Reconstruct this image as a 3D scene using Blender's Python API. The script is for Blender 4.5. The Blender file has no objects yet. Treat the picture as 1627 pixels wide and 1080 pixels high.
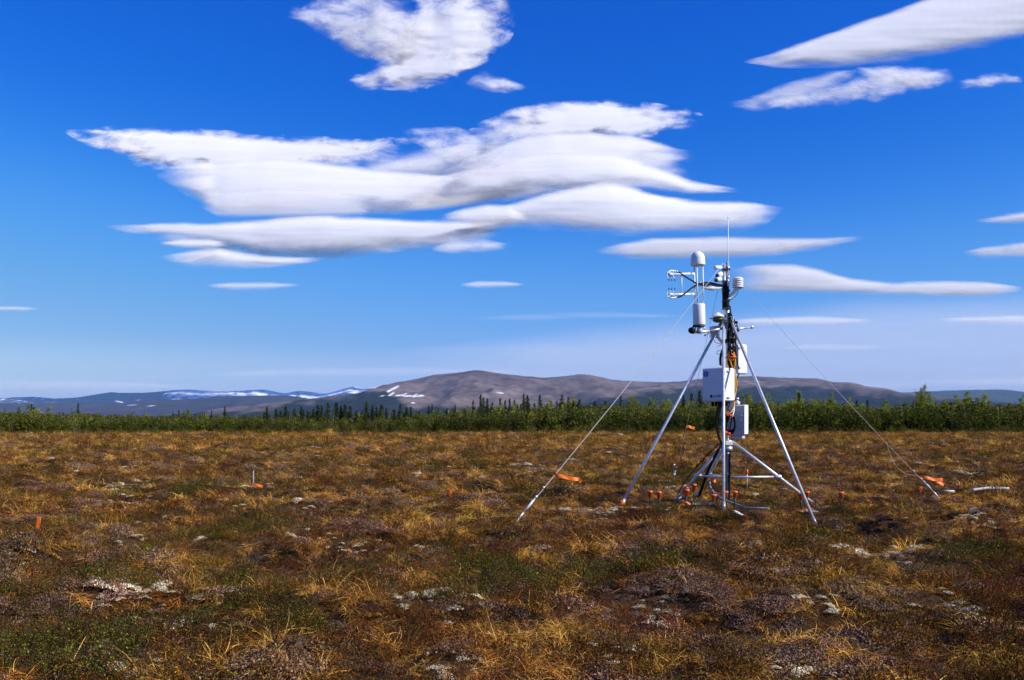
import bpy, math, random
import numpy as np
from mathutils import Vector, Matrix

# ------------------------------------------------------------------ camera, sky, sun, exposure
SC = bpy.context.scene
COL = SC.collection
F, CX, HZ, CAMH = 1400.0, 813.5, 670.0, 0.964      # focal length, picture centre, horizon row (photo pixels), eye height
R = math.radians
cam = bpy.data.cameras.new("camera")
cam_o = bpy.data.objects.new("camera", cam); COL.objects.link(cam_o)
cam.sensor_width = 36.0; cam.lens = 36.0 * F / 1627.0
cam.shift_y = (HZ - 540.0) / 1627.0
cam.clip_start = 0.05; cam.clip_end = 80000.0
cam_o.location = (0, 0, CAMH); cam_o.rotation_euler = (R(90), 0, 0)
SC.camera = cam_o

SUN_EL, SUN_AZ = R(35), R(112)                       # azimuth clockwise from +Y: from the right, a little behind the camera
S = Vector((math.sin(SUN_AZ) * math.cos(SUN_EL), math.cos(SUN_AZ) * math.cos(SUN_EL), math.sin(SUN_EL)))
sl = bpy.data.lights.new("sun", 'SUN'); sl.energy = 5.0; sl.angle = R(0.5); sl.color = (1.0, 0.955, 0.89)
so = bpy.data.objects.new("sun", sl); COL.objects.link(so)
so.rotation_euler = S.to_track_quat('Z', 'Y').to_euler(); so.location = (0, 0, 50)

W = bpy.data.worlds.new("World"); SC.world = W; W.use_nodes = True
wn, wl = W.node_tree.nodes, W.node_tree.links
wn.clear()
sky = wn.new('ShaderNodeTexSky'); sky.sky_type = 'NISHITA'; sky.sun_disc = False
sky.sun_elevation = SUN_EL; sky.sun_rotation = SUN_AZ
sky.altitude = 300; sky.air_density = 1.0; sky.dust_density = 0.3; sky.ozone_density = 2.0
wg = wn.new('ShaderNodeGamma'); wg.inputs['Gamma'].default_value = 1.0
wh = wn.new('ShaderNodeHueSaturation'); wh.inputs['Saturation'].default_value = 1.25; wh.inputs['Value'].default_value = 1.0
wb = wn.new('ShaderNodeBackground'); wb.inputs['Strength'].default_value = 0.10
wo = wn.new('ShaderNodeOutputWorld')
wl.new(sky.outputs[0], wg.inputs[0]); wl.new(wg.outputs[0], wh.inputs['Color'])
# clear, deep blue northern air: a response curve per channel over the whole sky
ws = wn.new('ShaderNodeVectorMath'); ws.operation = 'SCALE'; ws.inputs['Scale'].default_value = 0.1
wsep = wn.new('ShaderNodeSeparateXYZ'); wcom = wn.new('ShaderNodeCombineXYZ')
ws2 = wn.new('ShaderNodeVectorMath'); ws2.operation = 'SCALE'; ws2.inputs['Scale'].default_value = 8.9
wl.new(wh.outputs[0], ws.inputs[0]); wl.new(ws.outputs[0], wsep.inputs[0])
for ch, pts in enumerate((((0, 0), (.06, .002), (.083, .006), (.171, .076), (.3, .165), (.468, .275), (1, .7)),
                          ((0, 0), (.2, .138), (.352, .314), (.651, .479), (1, .8)),
                          ((0, 0), (.413, .679), (.6, .82), (.71, .79), (1, 1)))):
    fc = wn.new('ShaderNodeFloatCurve'); cv = fc.mapping.curves[0]
    while len(cv.points) < len(pts): cv.points.new(.5, .5)
    for p, (a, b_) in zip(cv.points, pts): p.location = (a, b_)
    fc.mapping.update()
    wl.new(wsep.outputs[ch], fc.inputs['Value']); wl.new(fc.outputs[0], wcom.inputs[ch])
wl.new(wcom.outputs[0], ws2.inputs[0])
wl.new(ws2.outputs[0], wb.inputs[0]); wl.new(wb.outputs[0], wo.inputs[0])

SC.view_settings.view_transform = 'Standard'
SC.view_settings.look = 'None'
SC.view_settings.gamma = 1.0
SC.view_settings.exposure = 0.28
SC.render.engine = 'CYCLES'
SC.cycles.use_denoising = True
SC.cycles.max_bounces = 6; SC.cycles.diffuse_bounces = 3; SC.cycles.glossy_bounces = 2
SC.cycles.transmission_bounces = 3; SC.cycles.volume_bounces = 0; SC.cycles.transparent_max_bounces = 32
SC.cycles.use_adaptive_sampling = True; SC.cycles.adaptive_threshold = 0.02
SC.cycles.caustics_reflective = False; SC.cycles.caustics_refractive = False

rnd = random.Random(7)
rng = np.random.default_rng(11)

# ------------------------------------------------------------------ helpers
def P(px, py, Y):
    return Vector(((px - CX) / F * Y, Y, CAMH + (HZ - py) / F * Y))

def _hash(ix, iy, seed):
    n = (ix.astype(np.int64) * 374761393 + iy.astype(np.int64) * 668265263 + seed * 974634777) & 0x7fffffff
    n = ((n ^ (n >> 13)) * 1274126177) & 0x7fffffff
    n = ((n ^ (n >> 16)) * 1103515245 + 12345) & 0x7fffffff
    return (n ^ (n >> 11)) & 0xffff

def noise(x, y, seed=0):
    x = np.asarray(x, float); y = np.asarray(y, float)
    ix = np.floor(x).astype(np.int64); iy = np.floor(y).astype(np.int64)
    fx = x - ix; fy = y - iy
    ux = fx * fx * fx * (fx * (fx * 6 - 15) + 10); uy = fy * fy * fy * (fy * (fy * 6 - 15) + 10)
    def g(ax, ay):
        a = _hash(ix + ax, iy + ay, seed) * (2 * math.pi / 65536.0)
        return np.cos(a) * (fx - ax) + np.sin(a) * (fy - ay)
    a = g(0, 0) * (1 - ux) + g(1, 0) * ux
    b = g(0, 1) * (1 - ux) + g(1, 1) * ux
    return (a * (1 - uy) + b * uy) * 1.5

def fbm(x, y, seed=0, octaves=4, gain=0.5):
    t = 0.0; a = 1.0; s = 0.0
    for k in range(octaves):
        t = t + a * noise(np.asarray(x) * 2 ** k + 17.3 * k, np.asarray(y) * 2 ** k - 9.1 * k, seed + k); s += a; a *= gain
    return t / s

def sstep(a, b, x):
    t = np.clip((x - a) / (b - a), 0, 1)
    return t * t * (3 - 2 * t)

def tag(o, label=None, cat=None, group=None, kind=None):
    if label: o['label'] = label
    if cat: o['category'] = cat
    if group: o['group'] = group
    if kind: o['kind'] = kind
    return o

def empty(name, loc=(0, 0, 0), rz=0.0):
    o = bpy.data.objects.new(name, None); COL.objects.link(o)
    o.location = loc; o.rotation_euler = (0, 0, rz); o.empty_display_size = 0.1
    return o

def np_mesh(name, verts, faces, mats=(), smooth=True, attrs=None):
    """verts (n,3) array, faces (m,3|4) array"""
    me = bpy.data.meshes.new(name)
    verts = np.asarray(verts, np.float32); faces = np.asarray(faces, np.int32)
    n, k = faces.shape
    me.vertices.add(len(verts)); me.vertices.foreach_set('co', verts.ravel())
    me.loops.add(n * k); me.loops.foreach_set('vertex_index', faces.ravel())
    me.polygons.add(n)
    me.polygons.foreach_set('loop_start', np.arange(0, n * k, k, dtype=np.int32))
    me.polygons.foreach_set('use_smooth', np.full(n, smooth, bool))
    me.update(calc_edges=True)
    for m in mats: me.materials.append(m)
    for an, (typ, data) in (attrs or {}).items():
        a = me.attributes.new(an, typ, 'POINT')
        key = {'FLOAT': 'value', 'FLOAT_VECTOR': 'vector', 'FLOAT_COLOR': 'color', 'INT': 'value'}[typ]
        a.data.foreach_set(key, np.ascontiguousarray(data).ravel())
    return me

def link(name, me, parent=None):
    o = bpy.data.objects.new(name, me); COL.objects.link(o)
    if parent is not None: o.parent = parent
    return o

def smooth_path(pts, n=8):
    pts = [Vector(p) for p in pts]
    if len(pts) < 3: return pts
    out = []
    q = [pts[0]] + pts + [pts[-1]]
    for i in range(1, len(q) - 2):
        p0, p1, p2, p3 = q[i - 1], q[i], q[i + 1], q[i + 2]
        for k in range(n):
            t = k / n
            out.append(0.5 * ((2 * p1) + (p2 - p0) * t + (2 * p0 - 5 * p1 + 4 * p2 - p3) * t * t + (3 * p1 - p0 - 3 * p2 + p3) * t ** 3))
    out.append(pts[-1])
    return out

class MB:
    def __init__(self): self.v = []; self.f = []; self.sm = []; self.mi = []; self.m = 0
    def _add(self, vs, fs, smooth):
        b = len(self.v); self.v += [tuple(v) for v in vs]
        for f in fs:
            self.f.append([i + b for i in f]); self.sm.append(smooth); self.mi.append(self.m)
    def box(self, M, sx, sy, sz, bev=0.0):
        """box centred on matrix M, with chamfered vertical and horizontal edges"""
        x, y, z = sx / 2, sy / 2, sz / 2
        if bev <= 0:
            vs = [M @ Vector((a * x, b * y, c * z)) for c in (-1, 1) for a, b in ((-1, -1), (1, -1), (1, 1), (-1, 1))]
            self._add(vs, [[3, 2, 1, 0], [4, 5, 6, 7], [0, 1, 5, 4], [1, 2, 6, 5], [2, 3, 7, 6], [3, 0, 4, 7]], False); return self
        def ring(ax, ay, zz, r):
            o = []
            for cx, cy, a0 in ((1, 1, 0), (-1, 1, 90), (-1, -1, 180), (1, -1, 270)):
                for k in range(4):
                    a = R(a0 + k * 30)
                    o.append(M @ Vector((cx * (ax - r) + r * math.cos(a), cy * (ay - r) + r * math.sin(a), zz)))
            return o
        rs = [ring(x - bev, y - bev, -z, bev * .6), ring(x, y, -z + bev, bev), ring(x, y, z - bev, bev), ring(x - bev, y - bev, z, bev * .6)]
        n = 16; vs = sum(rs, []); fs = []
        for r in range(3):
            for k in range(n): fs.append([r * n + k, r * n + (k + 1) % n, (r + 1) * n + (k + 1) % n, (r + 1) * n + k])
        fs.append(list(range(n))[::-1]); fs.append([3 * n + k for k in range(n)])
        self._add(vs, fs, False); return self
    def tube(self, pts, r, segs=10, caps=True, r1=None):
        pts = [Vector(p) for p in pts]; n = len(pts); vs = []
        up = None
        for i, p in enumerate(pts):
            d = (pts[min(i + 1, n - 1)] - pts[max(i - 1, 0)])
            if d.length < 1e-9: d = Vector((0, 0, 1))
            d.normalize()
            if up is None:
                up = Vector((0, 0, 1)) if abs(d.z) < 0.9 else Vector((1, 0, 0))
            a = d.cross(up)
            if a.length < 1e-5: a = d.cross(Vector((0.3, 1, 0.2)))
            a.normalize(); b = d.cross(a); b.normalize(); up = b.cross(d) if False else up
            rr = r if r1 is None else r + (r1 - r) * i / max(1, n - 1)
            for k in range(segs):
                t = 2 * math.pi * k / segs
                vs.append(p + (a * math.cos(t) + b * math.sin(t)) * rr)
        fs = [[i * segs + k, i * segs + (k + 1) % segs, (i + 1) * segs + (k + 1) % segs, (i + 1) * segs + k] for i in range(n - 1) for k in range(segs)]
        self._add(vs, fs, True)
        if caps:
            b = len(self.v) - len(vs)
            self.f.append([b + k for k in range(segs)][::-1]); self.sm.append(False); self.mi.append(self.m)
            self.f.append([b + (n - 1) * segs + k for k in range(segs)]); self.sm.append(False); self.mi.append(self.m)
        return self
    def lathe(self, M, prof, segs=28):
        vs = []; n = len(prof)
        for r_, z_ in prof:
            for k in range(segs):
                t = 2 * math.pi * k / segs
                vs.append(M @ Vector((r_ * math.cos(t), r_ * math.sin(t), z_)))
        fs = [[i * segs + k, i * segs + (k + 1) % segs, (i + 1) * segs + (k + 1) % segs, (i + 1) * segs + k] for i in range(n - 1) for k in range(segs)]
        self._add(vs, fs, True)
        b = len(self.v) - len(vs)
        self.f.append([b + k for k in range(segs)][::-1]); self.sm.append(False); self.mi.append(self.m)
        self.f.append([b + (n - 1) * segs + k for k in range(segs)]); self.sm.append(False); self.mi.append(self.m)
        return self
    def quad(self, a, b, c, d, smooth=False):
        self._add([a, b, c, d], [[0, 1, 2, 3]], smooth); return self
    def mesh(self, name, mats):
        me = bpy.data.meshes.new(name)
        me.from_pydata([tuple(v) for v in self.v], [], self.f)
        me.polygons.foreach_set('use_smooth', self.sm)
        for m in (mats if isinstance(mats, (list, tuple)) else [mats]): me.materials.append(m)
        me.polygons.foreach_set('material_index', self.mi)
        me.update(); return me
    def build(self, name, mats, parent=None):
        me = self.mesh(name, mats)
        o = link(name, me, parent)
        if parent is not None:
            pm = parent.matrix_world if False else Matrix.Translation(world_loc(parent))
            o.data.transform(pm.inverted())
        return o

def world_loc(o):
    l = Vector((0, 0, 0))
    while o is not None:
        l = l + o.location; o = o.parent
    return l

# ------------------------------------------------------------------ materials
def mat(name):
    m = bpy.data.materials.new(name); m.use_nodes = True
    n, l = m.node_tree.nodes, m.node_tree.links
    b = n['Principled BSDF']
    return m, n, l, b

def ramp(n, stops, interp='LINEAR'):
    r = n.new('ShaderNodeValToRGB'); r.color_ramp.interpolation = interp
    e = r.color_ramp.elements
    while len(e) < len(stops): e.new(0.5)
    for el, (p, c) in zip(e, stops):
        el.position = p; el.color = (*c, 1) if len(c) == 3 else c
    return r

def simple(name, col, rough=0.5, metal=0.0, spec=0.5, var=0.12, scale=14.0, bump=0.0):
    """a painted / plastic / metal surface with slight dirt and roughness variation"""
    m, n, l, b = mat(name)
    tc = n.new('ShaderNodeTexCoord'); nz = n.new('ShaderNodeTexNoise')
    nz.inputs['Scale'].default_value = scale; nz.inputs['Detail'].default_value = 5
    l.new(tc.outputs['Object'], nz.inputs['Vector'])
    r = ramp(n, [(0.3, tuple(c * (1 - var) for c in col)), (0.7, tuple(min(1, c * (1 + var * .4)) for c in col))])
    l.new(nz.outputs['Fac'], r.inputs[0]); l.new(r.outputs[0], b.inputs['Base Color'])
    mr = n.new('ShaderNodeMapRange'); mr.inputs['To Min'].default_value = max(0.05, rough - .1); mr.inputs['To Max'].default_value = min(1, rough + .12)
    l.new(nz.outputs['Fac'], mr.inputs[0]); l.new(mr.outputs[0], b.inputs['Roughness'])
    b.inputs['Metallic'].default_value = metal; b.inputs['Specular IOR Level'].default_value = spec
    return m

M_GALV = simple('galvanised_steel', (0.74, 0.74, 0.74), 0.36, 0.45, var=0.25, scale=30)
M_STEEL = simple('dull_steel', (0.62, 0.62, 0.61), 0.38, 0.5, var=0.3, scale=40)
M_WHITE = simple('white_paint', (0.82, 0.82, 0.82), 0.4, var=0.06, scale=8)
M_CREAM = simple('white_plastic', (0.78, 0.78, 0.77), 0.45, var=0.07, scale=10)
M_GREY = simple('grey_enclosure', (0.50, 0.51, 0.54), 0.5, var=0.06)
M_BLACK = simple('black_rubber', (0.008, 0.008, 0.008), 0.7, spec=0.2, var=0.3)
M_YELLOW = simple('yellow_cable', (0.75, 0.36, 0.015), 0.45)
M_ORANGE = simple('orange_plastic', (0.80, 0.13, 0.02), 0.45, var=0.15)
M_TAPE = simple('orange_flagging', (0.95, 0.19, 0.012), 0.5, var=0.12)
M_RED = simple('red_orange_tape', (0.85, 0.06, 0.012), 0.5)
M_BLUE = simple('blue_badge', (0.03, 0.12, 0.55), 0.4)
M_INK = simple('dark_ink', (0.015, 0.015, 0.02), 0.5)
M_ROPE = simple('pale_wire', (0.50, 0.48, 0.44), 0.6, var=0.2)
M_PVC = simple('grey_conduit', (0.27, 0.27, 0.30), 0.5, var=0.2)
M_WOODP = simple('weathered_white_stick', (0.50, 0.47, 0.41), 0.7, var=0.3, scale=6)
M_PIPE = simple('grey_pipe', (0.46, 0.47, 0.48), 0.42, 0.4, var=0.25, scale=24)
M_DARK = simple('dark_metal', (0.06, 0.055, 0.05), 0.5, 0.5, var=0.4)

def plant_mat(name, rough=0.8, trans=0.25, hue=0.02, valvar=0.35, scale=1.3, objrand=False, sat=1.0):
    """leaf / blade colour comes from the vertex attribute Col, varied over the land by noise"""
    m, n, l, b = mat(name)
    n.remove(b)
    out = n['Material Output']
    at = n.new('ShaderNodeAttribute'); at.attribute_name = 'Col'
    geo = n.new('ShaderNodeNewGeometry')
    nz = n.new('ShaderNodeTexNoise'); nz.inputs['Scale'].default_value = scale; nz.inputs['Detail'].default_value = 4
    l.new(geo.outputs['Position'], nz.inputs['Vector'])
    hs = n.new('ShaderNodeHueSaturation'); hs.inputs['Saturation'].default_value = sat
    mv = n.new('ShaderNodeMapRange'); mv.inputs['From Min'].default_value = .3; mv.inputs['From Max'].default_value = .7
    mv.inputs['To Min'].default_value = 1 - valvar; mv.inputs['To Max'].default_value = 1 + valvar
    l.new(nz.outputs['Fac'], mv.inputs[0])
    oi = n.new('ShaderNodeObjectInfo')
    mm = n.new('ShaderNodeMath'); mm.operation = 'MULTIPLY'
    mo = n.new('ShaderNodeMapRange'); mo.inputs['To Min'].default_value = 0.72; mo.inputs['To Max'].default_value = 1.28
    l.new(oi.outputs['Random'], mo.inputs[0]); l.new(mv.outputs[0], mm.inputs[0]); l.new(mo.outputs[0], mm.inputs[1])
    l.new(mm.outputs[0], hs.inputs['Value'])
    mh = n.new('ShaderNodeMapRange'); mh.inputs['From Min'].default_value = .3; mh.inputs['From Max'].default_value = .7
    mh.inputs['To Min'].default_value = .5 - hue; mh.inputs['To Max'].default_value = .5 + hue
    l.new(nz.outputs['Color'], mh.inputs[0]); l.new(mh.outputs[0], hs.inputs['Hue'])
    l.new(at.outputs['Color'], hs.inputs['Color'])
    d = n.new('ShaderNodeBsdfDiffuse'); t = n.new('ShaderNodeBsdfTranslucent'); mx = n.new('ShaderNodeMixShader'); mx.inputs[0].default_value = trans
    l.new(hs.outputs[0], d.inputs[0]); l.new(hs.outputs[0], t.inputs[0])
    l.new(d.outputs[0], mx.inputs[1]); l.new(t.outputs[0], mx.inputs[2]); l.new(mx.outputs[0], out.inputs[0])
    return m

M_SEDGE = plant_mat('dry_sedge', trans=0.25, hue=0.015, valvar=0.3)
M_SHRUB = plant_mat('dwarf_shrub', trans=0.2, hue=0.03)
M_HEATH = plant_mat('heath_moss', trans=0.05, hue=0.02)
M_LICHEN = plant_mat('pale_lichen', trans=0.1, hue=0.01, valvar=0.15)
M_LEAF = plant_mat('birch_leaves', trans=0.35, hue=0.02, valvar=0.3, scale=0.12)
M_NEEDLE = plant_mat('spruce_needles', trans=0.1, hue=0.02, valvar=0.25, scale=0.2)
M_BARK = simple('pale_bark', (0.30, 0.27, 0.23), 0.8, var=0.4)
M_BARKD = simple('dark_bark', (0.09, 0.07, 0.055), 0.9, var=0.4)

# ------------------------------------------------------------------ the ground
def ground_h(x, y):
    x = np.asarray(x, float); y = np.asarray(y, float)
    d = np.hypot(x, y)
    wx = x + 0.25 * noise(x * 1.1, y * 1.1, 91); wy = y + 0.25 * noise(x * 1.1, y * 1.1, 92)
    b = 1 - np.abs(noise(wx * 0.85, wy * 0.85, 3)) * 1.7             # rounded hummocks with creases between
    h = 0.13 * (b - 0.55) + 0.06 * fbm(x * 0.42, y * 0.42, 5, 3) + 0.055 * fbm(wx * 2.1, wy * 2.1, 8, 3)
    h = h + 0.05 * np.clip(noise(wx * 2.9, wy * 2.9, 77) + .25, -.6, .8)
    near = np.exp(-(((x - 2.35) / 1.9) ** 2 + ((y - 10.0) / 1.9) ** 2))
    h = h * (1 - 0.65 * near)
    far = 0.10 * fbm(x * 0.06, y * 0.05, 21, 2) * sstep(14, 40, d)
    h = (h + far) * (1 - sstep(95, 220, d))
    for cx, cy, rx, ry, a in ((1.85, 8.75, .75, .45, .10), (-1.95, 6.6, .55, .45, .09), (3.55, 7.9, .7, .4, .05), (2.75, 9.0, .16, .14, .10)):
        h = h + a * np.exp(-(((x - cx) / rx) ** 2 + ((y - cy) / ry) ** 2))
    return h

def gz(x, y): return float(ground_h(np.array([x]), np.array([y]))[0])

def ground_hit(px, py, veg=0.0):
    Y = np.concatenate([np.arange(2.5, 30, 0.01), np.arange(30, 130, 0.1)])
    X = (px - CX) / F * Y; Z = CAMH + (HZ - py) / F * Y
    k = np.argmax(Z <= ground_h(X, Y) + veg)
    return Vector((X[k], Y[k], Z[k] - veg))

def graded(lo, hi, step, core, far, growth):
    a = list(np.arange(core[0], core[1] + 1e-6, step)); s = step
    while a[-1] < hi:
        s = s * growth; a.append(a[-1] + s)
    s = step
    while a[0] > lo:
        s = s * growth; a.insert(0, a[0] - s)
    return np.array(a)

gx = graded(-15500, 15500, 0.07, (-9, 12), None, 1.055)
gy = graded(-1200, 15500, 0.06, (1.5, 13), None, 1.022)
GX, GY = np.meshgrid(gx, gy)
GZ = ground_h(GX, GY)
nx, ny = len(gx), len(gy)
idx = np.arange(nx * ny).reshape(ny, nx)
faces = np.stack([idx[:-1, :-1], idx[:-1, 1:], idx[1:, 1:], idx[1:, :-1]], -1).reshape(-1, 4)
m, n, l, b = mat('tundra_ground')
geo = n.new('ShaderNodeNewGeometry')
n1 = n.new('ShaderNodeTexNoise'); n1.inputs['Scale'].default_value = 1.1; n1.inputs['Detail'].default_value = 8; n1.inputs['Roughness'].default_value = .65
n2 = n.new('ShaderNodeTexNoise'); n2.inputs['Scale'].default_value = 38; n2.inputs['Detail'].default_value = 6
for q in (n1, n2): l.new(geo.outputs['Position'], q.inputs['Vector'])
r1 = ramp(n, [(0.30, (0.018, 0.012, 0.008)), (0.45, (0.05, 0.026, 0.010)), (0.56, (0.075, 0.043, 0.02)), (0.66, (0.07, 0.045, 0.035)), (0.75, (0.04, 0.034, 0.012))])
r2 = ramp(n, [(0.3, (0.35, 0.33, 0.3)), (0.7, (1.25, 1.2, 1.15))])
mx = n.new('ShaderNodeMix'); mx.data_type = 'RGBA'; mx.blend_type = 'MULTIPLY'; mx.inputs['Factor'].default_value = 1
l.new(n1.outputs['Fac'], r1.inputs[0]); l.new(n2.outputs['Fac'], r2.inputs[0])
l.new(r1.outputs[0], mx.inputs['A']); l.new(r2.outputs[0], mx.inputs['B']); l.new(mx.outputs['Result'], b.inputs['Base Color'])
b.inputs['Roughness'].default_value = 1; b.inputs['Specular IOR Level'].default_value = 0.1
bp = n.new('ShaderNodeBump'); bp.inputs['Strength'].default_value = .6; bp.inputs['Distance'].default_value = .03
l.new(n2.outputs['Fac'], bp.inputs['Height']); l.new(bp.outputs[0], b.inputs['Normal'])
M_GROUND = m
g_o = link('ground', np_mesh('ground', np.stack([GX, GY, GZ], -1).reshape(-1, 3), faces, [M_GROUND]))
tag(g_o, 'brown hummocky tundra ground covered in moss and dry sedge', 'ground', kind='structure')

# ------------------------------------------------------------------ hills and mountains
def ridge(name, label, pts, Yc, front, back, mat_, relief=0.12, seed=0, fscale=1.0, forest_or_shade=None, snow=None, nu=420, nv=60, px0=-650, px1=2300):
    pts = sorted(pts); xs = np.array([p[0] for p in pts], float); ys = np.array([p[1] for p in pts], float)
    px = np.linspace(px0, px1, nu); py = np.interp(px, xs, ys)
    k = np.array([1, 2, 3, 2, 1.]) / 9; py = np.convolve(np.pad(py, 2, mode='edge'), k, 'valid')
    ch = CAMH + (HZ - py) / F * Yc                                    # crest height, metres
    ch = ch + 0.012 * np.max(np.abs(ch)) * fbm(px / 14.0, px * 0, seed + 50, 3)
    X = (px - CX) / F * Yc
    v = np.concatenate([np.linspace(0, 1, int(nv * .72)), np.linspace(1, 2, nv - int(nv * .72) + 1)[1:]])
    VV, XX = np.meshgrid(v, X, indexing='ij'); CH = np.broadcast_to(ch, VV.shape)
    Yg = np.where(VV <= 1, Yc - front * (1 - VV), Yc + back * (VV - 1))
    up = np.where(VV <= 1, VV, 2 - VV)
    sh = up ** 1.25 * (1 - 0.25 * up) / 0.75
    gul = np.abs(fbm(XX / (front * .22) * fscale + 0.35 * VV, VV * 1.6, seed, 4)) * 2
    gul2 = fbm(XX / (front * .07) * fscale, VV * 4, seed + 9, 3)
    hh = CH * sh - np.maximum(CH, 20) * relief * (gul + 0.5 * gul2) * np.clip((1 - up) * up * 4, 0, 1)
    Z = np.maximum(hh, -1.0 + 0 * hh) - 0.9 * (up < .001)
    idx = np.arange(VV.size).reshape(VV.shape)
    fc = np.stack([idx[:-1, :-1], idx[:-1, 1:], idx[1:, 1:], idx[1:, :-1]], -1).reshape(-1, 4)
    ppx = CX + XX / Yg * F; ppy = HZ - (Z - CAMH) / Yg * F
    at = {}
    fo = np.zeros(VV.shape); sn = np.zeros(VV.shape)
    if forest_or_shade is not None:
        fb = np.interp(ppx, [p[0] for p in forest_or_shade], [p[1] for p in forest_or_shade])
        fo = sstep(-5.0, 6.0, ppy - fb + 13 * fbm(ppx / 26 + ppy / 18, ppy / 9, seed + 3, 4))
    if snow is not None: sn = snow(ppx, ppy, up)
    at['forest_or_shade'] = ('FLOAT', fo.astype(np.float32)); at['snow'] = ('FLOAT', sn.astype(np.float32))
    o = link(name, np_mesh(name, np.stack([XX, Yg, Z], -1).reshape(-1, 3), fc, [mat_], attrs=at))
    return tag(o, label, 'hill' if 'hill' in name else 'mountain', kind='structure')

def hill_mat(name, ca, cb, cf, sc=0.004, snowc=(0.85, 0.86, 0.9)):
    m, n, l, b = mat(name)
    geo = n.new('ShaderNodeNewGeometry')
    n1 = n.new('ShaderNodeTexNoise'); n1.inputs['Scale'].default_value = sc; n1.inputs['Detail'].default_value = 9; n1.inputs['Roughness'].default_value = .62
    n2 = n.new('ShaderNodeTexNoise'); n2.inputs['Scale'].default_value = sc * 14; n2.inputs['Detail'].default_value = 5
    for q in (n1, n2): l.new(geo.outputs['Position'], q.inputs['Vector'])
    r = ramp(n, [(0.36, ca), (0.62, cb)]); l.new(n1.outputs['Fac'], r.inputs[0])
    rf = ramp(n, [(0.35, tuple(c * .5 for c in cf)), (0.65, tuple(c * 1.35 for c in cf))]); l.new(n2.outputs['Fac'], rf.inputs[0])
    n3 = n.new('ShaderNodeTexNoise'); n3.inputs['Scale'].default_value = sc * 7; n3.inputs['Detail'].default_value = 8; n3.inputs['Roughness'].default_value = .7
    l.new(geo.outputs['Position'], n3.inputs['Vector'])
    r3 = ramp(n, [(0.32, (.55, .56, .55)), (0.68, (1.35, 1.32, 1.3))]); l.new(n3.outputs['Fac'], r3.inputs[0])
    m0 = n.new('ShaderNodeMix'); m0.data_type = 'RGBA'; m0.blend_type = 'MULTIPLY'; m0.inputs['Factor'].default_value = 1
    l.new(r.outputs[0], m0.inputs['A']); l.new(r3.outputs[0], m0.inputs['B'])
    a1 = n.new('ShaderNodeAttribute'); a1.attribute_name = 'forest_or_shade'; a2 = n.new('ShaderNodeAttribute'); a2.attribute_name = 'snow'
    m1 = n.new('ShaderNodeMix'); m1.data_type = 'RGBA'; m2 = n.new('ShaderNodeMix'); m2.data_type = 'RGBA'
    l.new(a1.outputs['Fac'], m1.inputs['Factor']); l.new(m0.outputs['Result'], m1.inputs['A']); l.new(rf.outputs[0], m1.inputs['B'])
    l.new(a2.outputs['Fac'], m2.inputs['Factor']); l.new(m1.outputs['Result'], m2.inputs['A']); m2.inputs['B'].default_value = (*snowc, 1)
    l.new(m2.outputs['Result'], b.inputs['Base Color'])
    b.inputs['Roughness'].default_value = 1; b.inputs['Specular IOR Level'].default_value = 0
    bp = n.new('ShaderNodeBump'); bp.inputs['Strength'].default_value = .7; bp.inputs['Distance'].default_value = 26
    l.new(n1.outputs['Fac'], bp.inputs['Height']); l.new(bp.outputs[0], b.inputs['Normal'])
    return m

def seg_mask(segs):
    def f(px, py, up):
        mk = np.zeros(px.shape)
        for x0, y0, x1, y1, w in segs:
            w = w * .78
            dx, dy = x1 - x0, y1 - y0; L = dx * dx + dy * dy + 1e-9
            t = np.clip(((px - x0) * dx + (py - y0) * dy) / L, 0, 1)
            d = np.hypot(px - x0 - t * dx, py - y0 - t * dy)
            mk = np.maximum(mk, sstep(w + .5, w - .5, d + 0.7 * noise(px / 3, py / 2, 77)))
        return mk
    return f

GREY_PTS = [(-650, 676), (330, 664), (372, 657), (403, 648), (451, 640), (485, 635), (524, 629.7), (565, 625), (601, 618), (624, 608), (645, 605), (666, 600.8),
            (689, 595.4), (735, 591), (753, 587.6), (766, 588.4), (797, 593.5), (831, 597), (864, 600), (903, 597), (921, 594), (939, 595.4), (968, 601.8),
            (986, 604.6), (1019, 606), (1053, 607), (1079, 606), (1110, 602), (1150, 598), (1200, 597.5), (1252, 600), (1297, 601), (1313, 605), (1331, 609), (1357, 615.6),
            (1384, 622), (1400, 625.6), (1428, 630), (1500, 640), (1600, 655), (1800, 672), (2300, 676)]
GREY_FOREST = [(330, 655), (372, 655), (403, 650), (451, 642.5), (485, 637), (524, 631.7), (565, 627), (600, 621), (612, 620), (628, 629), (640, 640), (660, 648), (720, 646), (800, 648),
               (860, 646), (930, 640), (985, 631), (1020, 623), (1060, 618), (1110, 615), (1200, 613), (1300, 616), (1350, 622), (1400, 628), (2300, 660)]
SNOW_SEGS = [(617, 622, 632, 613.5, 1.8), (619, 628, 625, 623, 1.1), (630, 628.3, 639, 627.6, 1.3), (640, 629, 645, 625.5, 1.2), (643, 629.3, 654, 628.4, 1.3), (656, 629.8, 662, 626, 1.2), (658, 630, 673, 628, 1.1), (606, 629, 610, 628.6, .9), (652, 641, 658, 640, .7), (790, 623, 800, 625, .5), (1204, 606, 1206, 606, .7)]
M_H1 = hill_mat('grey_hill_rock', (0.092, 0.068, 0.060), (0.20, 0.15, 0.13), (0.020, 0.026, 0.018), 0.003)
ridge('grey_hill', 'long grey barren hill with dark forested flank and streaks of snow', GREY_PTS, 5000, 2600, 1500, M_H1, 0.19, 4, 1.0, GREY_FOREST, seg_mask(SNOW_SEGS), nu=1500, nv=150)
M_H2 = hill_mat('purple_moor', (0.034, 0.029, 0.032), (0.062, 0.050, 0.047), (0.022, 0.03, 0.022), 0.002)
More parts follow.
